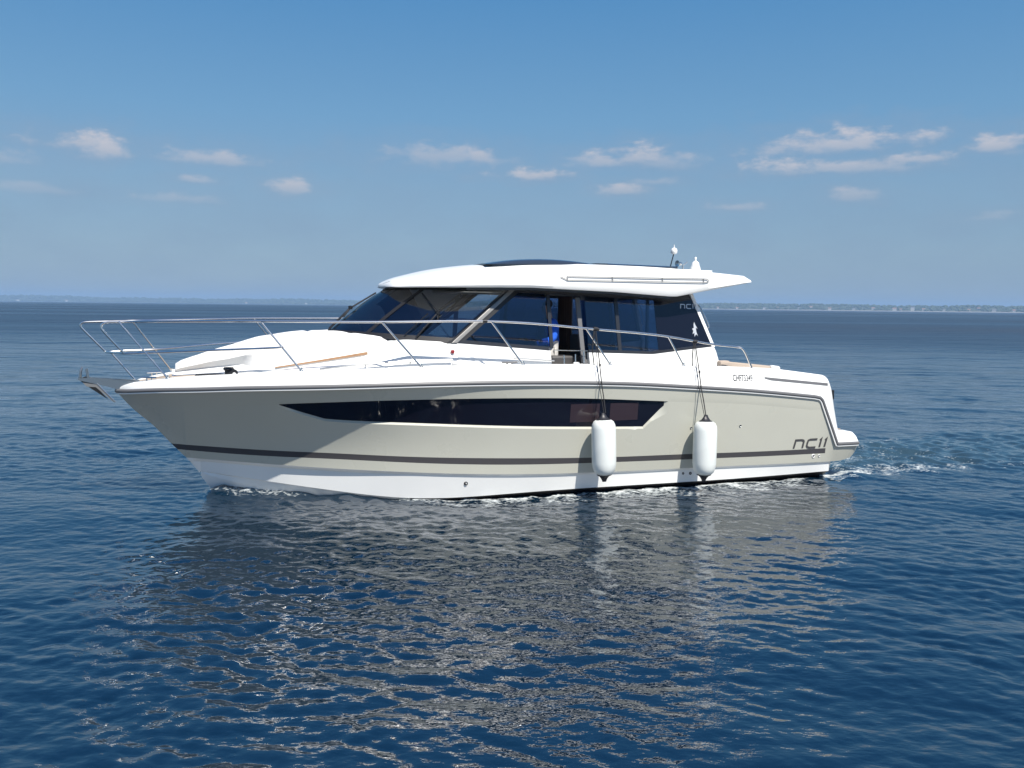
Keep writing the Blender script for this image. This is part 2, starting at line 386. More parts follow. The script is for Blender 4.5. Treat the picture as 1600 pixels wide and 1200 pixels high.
# deck moulding: bulwark from the strake up, cap, side deck
_zd = Sp([(-3.54,1.705),(-3,1.735),(-1.9,1.78),(-.7,1.811),(.5,1.825),(1.9,1.803),(3.4,1.754),(3.8,1.733),(4.4,1.690),(4.96,1.639),(5.3,1.585),(5.5,1.54),(5.6,1.50),(5.68,1.455)])
_zdA = Li([(-5.06,.56),(-5.045,.64),(-5.0,.695),(-4.72,.71),(-4.70,.73),(-4.66,.88),(-4.525,1.455),(-4.50,1.50),(-4.47,1.545),(-4.42,1.58),(-4.36,1.603),(-3.54,1.705)])
def zdk(x): return max(_zd(x) if x > -3.54 else _zdA(x), zsh(x)+.02)
def ydk(x): return max(0, ysh(x)-min(.10*min(1, (zdk(x)-zsh(x))/.22), ysh(x)*.45))
def ywall(x, z):
    v = min(1, max(0, (z-zsh(x))/max(1e-4, zdk(x)-zsh(x)))); return (ysh(x)-.004)+(ydk(x)-ysh(x)+.004)*(v*.75+.25*v*v)
XD = 5.68
def make_deck():
    mb = MB()
    for s in (1, -1):
        xj = min(XS, key=lambda v: abs(v+2.6)); fr = [x for x in XS if xj <= x <= XD]
        rows = []
        for x in fr:
            yd, zd = ydk(x), zdk(x); cap = min(.09, yd*.45)
            prof = [(ywall(x, zsh(x)+(zd-zsh(x))*q), zsh(x)+(zd-zsh(x))*q) for q in (0, .3, .6, .88)]
            prof += [(ywall(x, zd)-min(.012, yd*.1), zd+.003), (max(0, yd-cap), zd+.006), (max(0, yd-cap-.02*min(1, yd*3)), zd-.05*min(1, yd*2)), (0, zd-.02*min(1, yd*2))]
            rows.append([(x, s*max(0, y), z) for y, z in prof])
        mb.grid(rows)
        ar = [x for x in XS if x <= xj]
        rows = []
        for x in ar:
            yd, zd = ydk(x), zdk(x); zf = min(zd-.01, .72 if x > -4.5 else .56)
            prof = [(ywall(x, zsh(x)+(zd-zsh(x))*q), zsh(x)+(zd-zsh(x))*q) for q in (0, .3, .6, .9)]
            prof += [(yd-.03, zd+.004), (yd-.24, zd+.006), (yd-.27, zd-.03 if zd-.03 > zf else zf), (yd-.28, zf)]
            rows.append([(x, s*y, z) for y, z in prof])
        mb.grid(rows)
    return mb.build('deck_moulding', 'white', yacht, angle=40, merge=2e-4)
deck = make_deck()
def make_swim_platform():
    mb = MB()
    prof = [(-4.52,.56),(-4.52,.70),(-4.98,.695),(-5.03,.68),(-5.05,.64),(-5.055,.56)]
    mb.grid([[(x, y, z) for x, z in prof] for y in np.linspace(-1.42, 1.42, 9)])
    for y in (-1.42, 1.42): mb.add([(x, y, z) for x, z in prof], [list(range(len(prof)))])
    sp = mb.build('swim_platform', 'white', yacht)
    t = MB(); t.box((-5.0, -1.2, .702), (-4.56, 1.2, .709)); t.build('teak_pad', 'teak2', sp, smooth=False)
    t = MB(); t.box((-4.53, -1.32, .70), (-4.45, 1.32, 1.46)); t.build('transom_wall', 'white', yacht, bevel=.02)
    t = MB(); t.box((-4.45, -1.34, .70), (-2.6, 1.34, .80)); t.build('cockpit_floor', 'teak2', yacht, smooth=False)
    # cockpit seats: tan cushions along starboard and the transom, backrest along port coaming
    t = MB(); t.box((-4.43, -1.30, .80), (-2.75, -.75, 1.25)); t.box((-4.43, -1.30, 1.25), (-2.75, -1.12, 1.66)); t.build('cockpit_seat', 'tan', yacht, bevel=.03)
    t = MB()
    for xa, xb in ((-3.55, -2.66),): 
        t.add([(xa, 1.23, 1.60), (xb, 1.23, 1.62), (xb, 1.33, 1.62), (xa, 1.33, 1.60), (xa, 1.23, 1.745), (xb, 1.23, 1.83), (xb, 1.33, 1.83), (xa, 1.33, 1.745)],
              [(0,3,2,1),(4,5,6,7),(0,1,5,4),(1,2,6,5),(2,3,7,6),(3,0,4,7)])
    t.build('coaming_cushion', 'tan', yacht, bevel=.02)
    t = MB(); t.add([(-3.72,1.24,1.62),(-3.56,1.24,1.62),(-3.56,1.34,1.62),(-3.72,1.34,1.62),(-3.72,1.24,1.735),(-3.56,1.24,1.755),(-3.56,1.34,1.755),(-3.72,1.34,1.735)],
              [(0,3,2,1),(4,5,6,7),(0,1,5,4),(1,2,6,5),(2,3,7,6),(3,0,4,7)]); t.build('cushion_end', 'white2', yacht, bevel=.03)
    # long groove with the engine air vent on each quarter, and the stern light
    for s in (1, -1):
        t = MB(); xs = np.linspace(-4.44, -3.24, 30)
        t.grid([[(x, s*(ywall(x, z)+.005), z) for z in ((1.464+(x+4.44)*.100)-.019*min(1, max(.1, (-3.24-x)*9)), 1.464+(x+4.44)*.100+.019)] for x in xs])
        t.build('air_vent', 'rubber', deck, smooth=False)
    for s in (1, -1):
        t = MB(); t.box((-4.60, s*1.45-.03, 1.22), (-4.535, s*1.45+.05, 1.37)); t.build('stern_light', 'black', deck, bevel=.01)
make_swim_platform()

# ------------------------------------------------------------------ coachroof (raised foredeck), sun pad
_yb = Sp([(1.2,1.25),(2,1.25),(2.5,1.2),(3,1.08),(3.58,.90),(4.2,.66),(4.6,.48),(4.98,.24)])
_pt = Sp([(2.2,2.185),(2.63,2.228),(3.2,2.227),(3.9,2.129),(4.49,1.956),(4.94,1.812)])     # sun pad top on the centreline
_pb = Li([(2.2,2.015),(3.58,1.795),(4.1,1.715),(4.98,1.62)])                                 # lower edge of the pad
_pw = Sp([(2.2,.86),(3.0,.83),(3.6,.73),(4.1,.585),(4.6,.34),(4.95,.14)])                     # pad half width
CB = lambda x: Li([(-2.61,2.04),(-2.083,1.986),(-1.6,1.934),(-.585,1.966),(-.05,1.989),(.236,2.016),(1.29,2.098),(2.29,2.128)])(x)
def ycab(z): return 1.28-.25*(z-1.6)
def make_coachroof():
    mb = MB(); rows = []
    for x in arange(1.25, 4.99, .06):
        yb = max(.1, _yb(x)); zb = zdk(x)-.06
        if x < 2.4:
            q = sst(1.9, 2.7, x); zt = CB(x); yt = ycab(zt)-.0
        q = sst(1.95, 2.6, x)
        ze = (1-q)*CB(min(x, 2.29))+q*(_pb(max(2.2, x))+.01); ye = (1-q)*(ycab(CB(min(x, 2.29)))-.004)+q*min(yb-.03, _pw(max(2.2, x))+.05)
        zc_ = (1-q)*(CB(min(x, 2.29))+.10)+q*(_pt(max(2.2, x))-.10); zc_ = max(zc_, ze+.02)
        if x < 2.2: zc_ = ze+.06
        sec = [(yb, zb), (yb-.02, zb+.05), (ye+.03*(1-q), ze-.05), (ye, ze-.012), (ye-.03, ze+.012), (ye*.66, ze+(zc_-ze)*.6), (ye*.33, ze+(zc_-ze)*.92), (0, zc_)]
        rows.append([(x, y, z) for y, z in sec]+[(x, -y, z) for y, z in sec[-2::-1]])
    mb.grid(rows)
    n = len(rows[0]); mb.add(rows[-1], [list(range(n))])
    return mb.build('coachroof', 'white', yacht, angle=40)
coach = make_coachroof()
def make_sunpad():
    mb = MB(); rows = []
    rng = np.random.default_rng(5); ph = rng.uniform(0, 6, 12)
    for x in arange(2.2, 4.95, .03):
        w = max(.1, _pw(x)); zt = _pt(x); zb = _pb(x)
        def wr(y):
            return 1*.006*math.sin(7*x+5*y+ph[0])*math.sin(4.1*x-6*y+ph[1])+.003*math.sin(17*x+9*y+ph[2])*math.sin(13*y+ph[3])-.022*math.exp(-((x-3.18)/.035)**2)-.012*math.exp(-((x-2.64-.1*y)/.05)**2)
        half = []
        h = zt-zb
        half = [(w+.005, zb), (w, zb+.25*h), (w-.008, zb+.5*h), (w-.02, zb+.72*h), (w-.06, zb+.86*h), (w-.13, zb+.93*h)]
        uc = .11*sst(3.95, 4.15, x)*min(1, w/.3)
        if uc > .001: half = [(max(.01, w-uc), zb), (max(.01, w-uc*.6), zb+.25*h), (max(.01, w-uc*.1), zb+.50*h), (w+.012, zb+.56*h), (w-.03, zb+.80*h), (w-.13 if w > .3 else w*.6, zb+.93*h)]
        ins = [w-.13-(w-.13)*q for q in np.linspace(0, 1, 12)[1:]]
        sec = half+[(y, zb+.93*h+.07*h*(1-(y/(w+1e-6))**2)) for y in ins]
        end = max(0, 1-(4.95-x)/.06) if x > 4.89 else 0
        e2 = max(0, 1-(x-2.2)/.12)
        row = []
        for s in (1, -1):
            seq = sec if s == 1 else sec[-2::-1]
            for y, z in seq:
                dz = wr(s*y)*min(1, (z-zb)/(h*.6))
                z2 = z+dz; z2 = zb+(z2-zb)*(1-.12*end)*(1-.35*e2*e2)
                row.append((x-.02*end*0, s*y, z2))
        rows.append(row)
    mb.grid(rows); n = len(rows[0])
    mb.add(rows[-1], [list(range(n))]); mb.add(rows[0], [list(range(n))])
    pad = mb.build('sun_pad', 'pad', yacht, angle=60)
    for s in (1, -1):
        t = MB()
        xs = arange(2.26, 3.7, .05)
        t.grid([[(x, s*(_pw(x)+.045+a), _pb(x)-.012+b) for a, b in ((-.03, .014+.012*th), (.014, .014+.012*th), (.018, -.014*th), (-.03, -.014*th))] for x in xs for th in [max(.1, (3.7-x)/1.4)]])
        t.build('teak_trim', 'teak', pad, smooth=False)
    return pad
sunpad = make_sunpad()

# ------------------------------------------------------------------ cabin
def cp(x, z, off=0, s=1): return (x, s*(ycab(z)+off), z)
def panel(mb, poly, off0, off1, s=1, mi=None): mb.prism(poly, lambda x, z: cp(x, z, off0, s), lambda x, z: cp(x, z, off1, s), mi)
def make_cabin():
    mb = MB()
    def wall(x0, x1, s):
        xs = arange(x0, x1, .08); rows = []
        for x in xs:
            zt = CB(x); rows.append([(x, s*y, z) for y, z in ((1.262, zdk(x)-.06), (1.248, zdk(x)-.01), (ycab(zt-.10)+.012, zt-.10), (ycab(zt)+.010, zt-.006), (ycab(zt)-.02, zt), (ycab(zt)-.06, zt-.01), (1.16, zdk(x)-.06))])
        mb.grid(rows); mb.add(rows[0], [list(range(7))]); mb.add(rows[-1], [list(range(7))])
    wall(.0, 1.35, 1); wall(-2.60, -.585, 1); wall(-2.60, 1.35, -1)
    # rounded aft ends of the coamings
    for s in (1, -1):
        pr = [(-2.60, 2.04), (-2.64, 2.02), (-2.665, 1.96), (-2.685, 1.86), (-2.71, 1.76), (-2.71, 1.70), (-2.60, 1.70)]
        mb.prism(pr, lambda x, z, s=s: (x, s*1.252-(s*.25*(z-1.72)), z), lambda x, z, s=s: (x, s*1.05, z))
    cab = mb.build('cabin_side', 'white', yacht, angle=40)
    T = Li([(-2.305,2.80),(-1.95,2.778),(-1.07,2.812),(-.17,2.85),(.5,2.87)])
    # starboard + port glazing
    for s in (1, -1):
        front = [(1.30, CB(1.30)+.0), (.02, CB(.02)), (.02, T(.02)), (.40, T(.40))]
        aft0 = -.585 if s == 1 else .02
        aft = [(aft0, CB(aft0))]+[(x, CB(x)) for x in ((-1.1,) if s == 1 else (-.585, -1.1))]+[(-1.70, CB(-1.7)), (-1.70, T(-1.7)), (-1.07, T(-1.07))]+([(-.585, T(-.585))])+([(.02, T(.02))] if s == -1 else [])
        quarter = [(-1.70, CB(-1.7)), (-2.083, CB(-2.083)), (-2.605, 2.042), (-2.305, T(-2.305)), (-1.95, T(-1.95)), (-1.70, T(-1.7))]
        g = MB(); panel(g, front, 0, -.006, s); sw = g.build('side_window', 'clear' if s == -1 else 'tinted', yacht, smooth=False)
        g = MB(); panel(g, aft, 0, -.006, s); sa = g.build('side_window', 'tinted', yacht, smooth=False)
        g = MB(); panel(g, quarter, .002, -.008, s); qp = g.build('quarter_panel', 'hullglass' if s == 1 else 'tinted', yacht, smooth=False)
        # black borders and mullions
        f = MB()
        def strip(pts, w, dz=0): 
            for (xa, za), (xb, zb) in zip(pts[:-1], pts[1:]):
                panel(f, [(xa, za), (xb, zb), (xb, zb+w), (xa, za+w)], .008, -.02, s)
        strip([(1.36, CB(1.36)-.002), (.02, CB(.02)-.002)], .05)
        a0 = -.585 if s == 1 else .02
        strip([(a0, CB(a0)-.002), (-1.1, CB(-1.1)-.002), (-1.6, CB(-1.6)-.002), (-2.083, CB(-2.083)-.002), (-2.59, CB(-2.59)-.002)], .04)
        strip([(.5, T(.5)-.075), (-.17, T(-.17)-.075), (-1.07, T(-1.07)-.075), (-1.95, T(-1.95)-.075), (-2.30, T(-2.3)-.06)], .075)
        for xm, w in ((.0, .05), (-1.05, .055)) if s == 1 else ((.80, .07), (-.05, .05), (-1.05, .06)):
            panel(f, [(xm, CB(xm)+.035), (xm-w, CB(xm-w)+.035), (xm-w, T(xm)-.07), (xm, T(xm)-.07)], .007, -.02, s)
        fr = f.build('window_frame', 'dark', yacht, smooth=False)
        # silver screen pillar, black gaskets either side
        a = MB(); panel(a, [(1.345, CB(1.34)), (1.425, CB(1.42)), (.505, 2.865), (.425, 2.865)], .014, -.03, s); a.build('screen_pillar', 'alu', yacht, smooth=False, bevel=.006)
        a = MB(); panel(a, [(1.27, CB(1.3)), (1.345, CB(1.34)), (.425, 2.865), (.33, 2.865)], .004, -.03, s)
        panel(a, [(1.425, CB(1.42)), (1.48, CB(1.5)), (.56, 2.865), (.505, 2.865)], .004, -.03, s); a.build('pillar_gasket', 'black', yacht, smooth=False)
        # white aft pillar with grab handle
        a = MB(); panel(a, [(-2.602, 2.03), (-2.655, 2.03), (-2.35, 2.86), (-2.297, 2.86)], .006, -.10, s)
        ap = a.build('aft_pillar', 'white', yacht, smooth=False)
        a = MB(); a.tube(smooth_path([cp(-2.43, 2.66, -.05, s), cp(-2.50, 2.62, -.05, s), cp(-2.60, 2.40, -.05, s), cp(-2.615, 2.32, -.05, s), cp(-2.56, 2.30, -.05, s)], 5), .012, 8); a.build('grab_handle', 'steel', ap)
        # interior lining edge of the pane behind the aft window: pale trim line
        a = MB(); panel(a, [(-.99, CB(-1)+.06), (-1.02, CB(-1)+.06), (-1.02, T(-1)-.10), (-.99, T(-1)-.10)], -.03, -.05, s); a.build('window_trim', 'alu', yacht, smooth=False)
    # sliding door, pushed aft inside the window behind the opening
    d = MB()
    z0 = 1.80
    for xa, xb in ((-.49, -.555), (-1.00, -1.04)):
        d.prism([(xa, z0), (xb, z0), (xb+.02, 2.74), (xa+.02, 2.74)], lambda x, z: cp(x, z, -.05), lambda x, z: cp(x, z, -.085))
    for za, zb in ((z0, z0+.06), (2.70, 2.76)):
        d.prism([(-.555, za), (-1.0, za), (-1.0, zb), (-.555, zb)], lambda x, z: cp(x, z, -.052), lambda x, z: cp(x, z, -.083))
    door = d.build('sliding_door', 'rubber', yacht, smooth=False, bevel=.006)
    d = MB(); d.prism([(-.55, z0+.05), (-1.0, z0+.05), (-1.0, 2.71), (-.55, 2.71)], lambda x, z: cp(x, z, -.065), lambda x, z: cp(x, z, -.070)); d.build('door_pane', 'tinted', door, smooth=False)
    d = MB(); d.tube([(-.50, 1.215, 1.80), (-.50, 1.20, 1.99)], .011, 8); d.tube([(-.20, 1.215, 1.80), (-.20, 1.20, 1.93)], .009, 8); d.tube([(-.37, 1.215, 1.80), (-.37, 1.205, 1.94)], .011, 8)
    d.tube([(-.05, 1.21, 2.0), (-.56, 1.21, 1.985)], .006, 6)
    d.build('door_rail', 'steel', door)
    d = MB(); d.box((-.585, 1.12, 1.74), (0, 1.235, 1.775)); d.build('door_sill', 'alu', yacht, smooth=False)
    # a winch-like white cleat at the door
    d = MB(); d.lathe([(0, 0), (.035, 0), (.05, .015), (.05, .045), (.035, .06), (0, .062)], (-.35, 1.30, 1.775), n=16); d.build('door_light', 'white2', deck)
    d = MB(); d.tube([(-.26, 1.31, 1.80), (-.52, 1.31, 1.80)], .014, 8); d.tube([(-.33, 1.31, 1.76), (-.33, 1.31, 1.8)], .012, 8); d.tube([(-.45, 1.31, 1.76), (-.45, 1.31, 1.8)], .012, 8); d.build('mooring_cleat', 'steel', deck)
    # windscreen
    def B(s): a = abs(s)**2.3; return Vector((2.95-1.50*a, 1.15*s, 2.205-.095*a))
    def Tt(s): a = abs(s)**2.3; return Vector((2.10-1.57*a, .975*s, 2.84+.02*a))
    def W(s, t, off=0):
        p = B(s).lerp(Tt(s), t); 
        e = .01; n = (B(min(1, s+e)).lerp(Tt(min(1, s+e)), t)-B(max(-1, s-e)).lerp(Tt(max(-1, s-e)), t)).cross(Tt(s)-B(s)).normalized()
        if n.x < 0 and abs(n.x) > .05: n = -n
        if n.z < 0: n = -n
        return p+n*(off+.03*math.sin(math.pi*t))
    ss = np.linspace(-1, 1, 61); tt = np.linspace(0, 1, 11)
    g = MB(); g.grid([[W(s, t) for t in tt] for s in ss]); ws = g.build('windscreen', 'clear', yacht)
    f = MB()
    for t0, t1 in ((-.02, .07), (.955, 1.01)): f.grid([[W(s, t, .006) for t in np.linspace(t0, t1, 3)] for s in ss])
    for s0 in (.58, -.58): f.grid([[W(s0+ds, t, .008) for t in tt] for ds in (-.016, .016)])
    f.build('screen_frame', 'black', ws)
    for s0, s1, sb in ((.86, .84, .62), (.12, .04, -.16), (-.6, -.7, -.85)):
        w = MB()
        a = W(s0, .03, .03); b = W(s1, .45, .05)
        w.tube([a-Vector((0, 0, .05)), a, b], .013, 8); w.tube([W(s0-.06, .05, .03), W(s1-.04, .43, .05)], .008, 6)
        w.tube([W(s1+.04, .30, .02), b, W(sb, .86, .02)], .012, 8)
        w.lathe([(0, 0), (.03, 0), (.03, .05), (0, .055)], b-Vector((.0, 0, .02)), n=12)
        w.build('wiper', 'black', ws)
    return cab
cabin = make_cabin()

def make_interior():
    def bx(name, m, lo, hi, b=.02):
        t = MB(); t.box(lo, hi); return t.build(name, m, yacht, bevel=b)
    bx('cabin_floor', 'wood', (-2.6, -1.12, 1.18), (1.9, 1.12, 1.22), 0)
    t = MB(); t.prism([(1.05, 1.22), (1.05, 2.10), (1.25, 2.15), (2.6, 2.14), (2.7, 2.06), (1.9, 1.22)], lambda x, z: (x, min(.98, 1.05-.42*max(0, x-1.2)), z), lambda x, z: (x, -min(.98, 1.05-.42*max(0, x-1.2)), z)); dash = t.build('dashboard', 'interior', yacht, smooth=False)
    t = MB(); t.tube([(1.0+.10*math.sin(a)*.5, .55+.19*math.cos(a), 2.12+.19*math.sin(a)) for a in np.linspace(0, 2*math.pi, 25)[:-1]], .014, 8, closed=True)
    for a in (0.5, 2.6, 4.7): t.tube([(1.02, .55, 2.12), (1.0+.05*math.sin(a), .55+.19*math.cos(a), 2.12+.19*math.sin(a))], .011, 6)
    t.tube([(1.02, .55, 2.12), (1.15, .55, 2.08)], .03, 8); t.build('steering_wheel', 'black', dash)
    # helm seat
    t = MB(); t.box((-.62, .36, 1.78), (-.12, .92, 1.90)); t.box((-.42, .5, 1.22), (-.27, .8, 1.78)); st = t.build('helm_seat', 'leather', yacht, bevel=.03)
    t = MB(); t.box((-.74, .36, 1.86), (-.63, .92, 2.20)); t.build('backrest', 'leather', st, bevel=.04)
    # galley unit and sofa to starboard, curtain and aft bulkhead
    bx('galley_unit', 'wood', (-1.6, .30, 1.22), (-.62, 1.02, 1.90))
    bx('sofa', 'leather', (-2.2, -1.08, 1.22), (-.3, -.55, 1.68), .04)
    bx('aft_door_frame', 'alu', (-2.30, -.32, 1.22), (-2.26, -.27, 2.76), .005)
    t = MB(); rows = []
    for y in np.linspace(-.30, .30, 60): rows.append([(-.70+.02*math.sin(y*70), y, z) for z in (1.22, 2.76)])
    t.grid(rows); t.build('curtain', 'wood', yacht)
make_interior()

# ------------------------------------------------------------------ hardtop
_yr = Sp([(-3.2,1.25),(-3.0,1.268),(-2.4,1.28),(-1,1.30),(.3,1.285),(1.0,1.235),(1.5,1.10),(1.85,.86),(2.05,.60),(2.16,.32),(2.205,.02)])
_zl = Li([(-3.2,3.0),(-1.93,2.772),(-1.80,2.772),(-.92,2.822),(.33,2.862),(1.33,2.85),(2.02,2.845),(2.21,2.86)])
_zeB = Li([(-3.2,3.04),(-3.09,3.092),(-2.15,3.148)])
_ze_ = Sp([(-2.6,3.122),(-2.15,3.148),(-1,3.185),(0,3.19),(.8,3.155),(1.4,3.085),(1.8,3.005),(2.05,2.945),(2.205,2.885)])
def _ze(x): return _zeB(x) if x < -2.15 else _ze_(x)
def make_roof():
    mb = MB(); rows = []
    for x in [-3.2, -3.17, -3.13, -3.09]+arange(-3.04, 2.0, .05)+arange(2.02, 2.205, .015):
        y = max(.02, _yr(x)); zl = _zl(x); ze = max(_ze(x), zl+.015); h = ze-zl
        ins = min(.05+.12*sst(-1.6, .2, x), y*.35)
        sec = [(0, zl+.01), (y-.05*min(1, y*2), zl+.006), (y-.02*min(1, y*3), zl), (y, zl+.10*h), (y-.10*ins, zl+.34*h), (y-.28*ins, zl+.62*h), (y-.52*ins, zl+.84*h), (y-ins*.8, zl+.97*h), (y-1.25*ins, zl+1.04*h), (y*.6, ze+.035*min(1, h*5)), (y*.3, ze+.048*min(1, h*5)), (0, ze+.052*min(1, h*5))]
        rows.append([(x, max(0, a), b) for a, b in sec]+[(x, -max(0, a), b) for a, b in sec[-2:0:-1]])
    mb.grid(rows, close_v=True); n = len(rows[0])
    mb.add(rows[0], [list(range(n))]); mb.add(rows[-1], [list(range(n))])
    roof = mb.build('hardtop', 'white', yacht, angle=42)
    h = MB(); h.box((-2.3, -.95, 2.79), (1.2, .95, 2.80)); h.build('headliner', 'cream', roof, smooth=False)
    # drip groove under the edge (shadow gap)
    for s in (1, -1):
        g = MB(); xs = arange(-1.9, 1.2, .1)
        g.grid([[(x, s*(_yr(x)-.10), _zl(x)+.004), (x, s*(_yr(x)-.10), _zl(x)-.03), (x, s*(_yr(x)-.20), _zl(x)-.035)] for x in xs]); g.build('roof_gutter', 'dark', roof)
    # smoked sunroof, slid half open and standing proud
    def slab(name, x0, x1, yw, zf, th, m, par, n=20):
        t = MB(); r = []
        for x in np.linspace(x0, x1, n):
            z = zf(x); c = .03
            sec = [(yw, z), (yw, z+th*.6), (yw-.04, z+th), (yw*.5, z+th+c*.7), (0, z+th+c), (-yw*.5, z+th+c*.7), (-yw+.04, z+th), (-yw, z+th*.6), (-yw, z)]
            r.append([(x, a, b) for a, b in sec])
        t.grid(r, close_v=True); t.add(r[0], [list(range(9))]); t.add(r[-1], [list(range(9))])
        return t.build(name, m, par, angle=45)
    t = MB(); r = []                        # the glass wraps over the shoulder of the roof
    for x in np.linspace(-.95, .95, 28):
        q = max(0, 1-(x/.95)**2); zb = 3.165-.045*q; zt = 3.185+.085*q
        sec = [(1.145, zb), (1.150, zb+(zt-zb)*.45), (1.10, zb+(zt-zb)*.80), (.98, zt), (.5, zt+.022*q), (0, zt+.03*q)]
        r.append([(x, a, b) for a, b in sec]+[(x, -a, b) for a, b in sec[-2::-1]])
    t.grid(r, close_v=True); n = len(r[0]); t.add(r[0], [list(range(n))]); t.add(r[-1], [list(range(n))])
    hat = t.build('sunroof', 'roofglass', roof, angle=45)
    slab('roof_panel', -2.15, -1.02, .86, Li([(-2.15,3.185),(-1,3.20)]), .045, 'roofglass', roof)
    for s in (1, -1):
        for lo_, hi_ in (((-.05, s*.78-.04, 3.19), (.08, s*.78+.04, 3.225)), ((.42, s*.78-.03, 3.15), (.50, s*.78+.03, 3.21))):
            t = MB(); t.box(lo_, hi_); t.build('sunroof_hinge', 'black', roof, bevel=.006)
    t = MB(); t.box((-2.2, -.8, 3.19), (-1.93, .8, 3.235)); t.build('solar_vent', 'dark', roof, bevel=.01)
    # low hand rails on the roof flanks
    for s in (1, -1):
        t = MB()
        def rp(x, z): 
            zl = _zl(x); hh = _ze(x)-zl; v = (z-zl)/hh
            return (x, s*(_yr(x)-(.05+.12*sst(-1.6, .2, x))*np.interp(v, [.1, .34, .62, .84, .97], [0, .1, .28, .52, .8])+.016), z)
        up = [rp(x, 3.035-.006*x-.012) for x in np.linspace(-2.36, -.20, 20)]; lo = [rp(x, 2.985-.004*x-.012) for x in np.linspace(-2.36, -.20, 20)]
        t.tube([rp(-.10, 3.02)]+lo[::-1]+[rp(-2.43, 2.99), rp(-2.45, 3.012), rp(-2.42, 3.035)]+up, .0062, 8)
        for i in (0, 6, 13, 19): t.tube([lo[i], up[i]], .008, 6); t.tube([up[i], (up[i][0], up[i][1]-s*.05, up[i][2])], .008, 6)
        t.build('roof_rail', 'greyrail', roof)
    # antenna mast with white dome, horn, anchor light
    t = MB(); t.tube([(-2.17, .60, 3.19), (-2.235, .60, 3.43)], .009, 8); an = t.build('antenna', 'dark', roof)
    t = MB(); t.lathe([(0, -.005), (.035, 0), (.05, .02), (.052, .05), (.045, .075), (.025, .092), (.008, .097), (.006, .14), (0, .142)], (-2.24, .60, 3.43), n=20); t.build('antenna_dome', 'white2', an)
    t = MB(); t.lathe([(0, 0), (.028, .0), (.030, .04), (.045, .07), (.05, .075), (.0, .06)], (-2.36, .60, 3.285), (1, .3, 0), n=18)
    t.tube([(-2.40, .60, 3.18), (-2.40, .60, 3.27)], .012, 8); t.tube([(-2.42, .6, 3.27), (-2.50, .56, 3.32)], .007, 6); t.build('horn', 'steel', roof)
    t = MB(); t.lathe([(0, -.02), (.085, -.01), (.085, .03), (.075, .07), (.062, .10), (.055, .14), (.03, .165), (.016, .17), (.016, .20), (.02, .21), (.012, .23), (0, .232)], (-2.62, .60, 3.165), n=22)
    t.box((-2.86, .50, 3.13), (-2.62, .70, 3.19)); t.build('anchor_light', 'white2', roof, bevel=0)
    t = MB(); t.box((-2.5, .45, 3.15), (-1.98, .75, 3.195)); t.build('antenna_plinth', 'white2', roof, bevel=.015)
    return roof
roof = make_roof()

# ------------------------------------------------------------------ guard rails
def make_rails():
    zt = Sp([(5.45,2.354),(3.9,2.383),(2.4,2.387),(1.0,2.402),(.27,2.368),(-.53,2.30),(-1.64,2.20),(-2.4,2.085),(-2.85,2.04)])
    yt = lambda x: max(.30, ydk(x)-.05 if x < 4.3 else (ydk(4.3)-.05)+(x-4.3)/(5.45-4.3)*(.34-(ydk(4.3)-.05)))
    for s in (1, -1):
        top = [(x, s*yt(x), zt(x)) for x in arange(-2.78, 5.45, .25)]
        loop = [(5.62, .33, 2.348), (5.72, .33, 2.345), (5.79, .33, 2.325), (5.805, .33, 2.28), (5.77, .328, 2.215), (5.55, .30, 1.945)] if s == 1 else [(5.70, -.32, 2.345), (6.02, -.30, 2.335), (6.105, -.30, 2.325), (6.13, -.30, 2.29), (6.09, -.30, 2.225), (5.83, -.30, 1.932)]
        end = [(-3.05, s*1.55, 1.74), (-2.90, s*1.56, 2.00)]
        t = MB(); t.tube(smooth_path(end+top+loop, 5), .0155, 10)
        rail = t.build('guard_rail', 'steel', yacht)
        mid = [(3.62, s*(ydk(3.62)-.05), 2.06), (3.8, s*(ydk(3.8)-.05), 2.045), (4.6, s*(ydk(4.6)-.06), 2.0), (5.2, s*(ydk(5.2)-.06), 1.96)]+([(5.48, .33, 1.945), (5.57, .28, 1.942), (5.62, .20, 1.94), (5.70, 0, 1.937)] if s == 1 else [(5.60, -.36, 1.945), (5.78, -.32, 1.935), (5.83, -.27, 1.933), (5.81, -.2, 1.933), (5.70, 0, 1.937)])
        t = MB(); t.tube(smooth_path(mid, 6), .0135, 8); t.build('middle_rail', 'steel', rail)
        for xt, xf in ((5.60 if s == 1 else 5.50, 5.02), (3.89, 3.41), (2.42, 1.92), (.99, .55), (-.36, -.73), (-1.64, -1.90)):
            zt_ = zt(min(5.45, xt)) if xt < 5.5 else 2.353
            p1 = Vector((xt, s*yt(min(5.45, xt)), zt_)); p0 = Vector((xf, s*(ydk(xf)-.045), zdk(xf)+.004))
            t = MB(); t.tube([p0, p1], .0125, 8); t.lathe([(0, 0), (.032, 0), (.03, .012), (.015, .02), (.013, .05)], p0-Vector((0, 0, .004)), n=14); t.build('stanchion', 'steel', rail)
    t = MB(); t.tube([(5.44, -.06, 1.55), (5.745, -.10, 1.935)], .0135, 8); t.build('stanchion', 'steel', bpy.data.objects['guard_rail'])
    # black joint sleeves on the near rail where sections meet
    for x in (1.08, -.52, -2.08):
        t = MB(); t.tube([(x-.03, yt(x), zt(x-.03)), (x+.03, yt(x), zt(x+.03))], .021, 10); t.build('rail_joint', 'black', bpy.data.objects['guard_rail'])
make_rails()

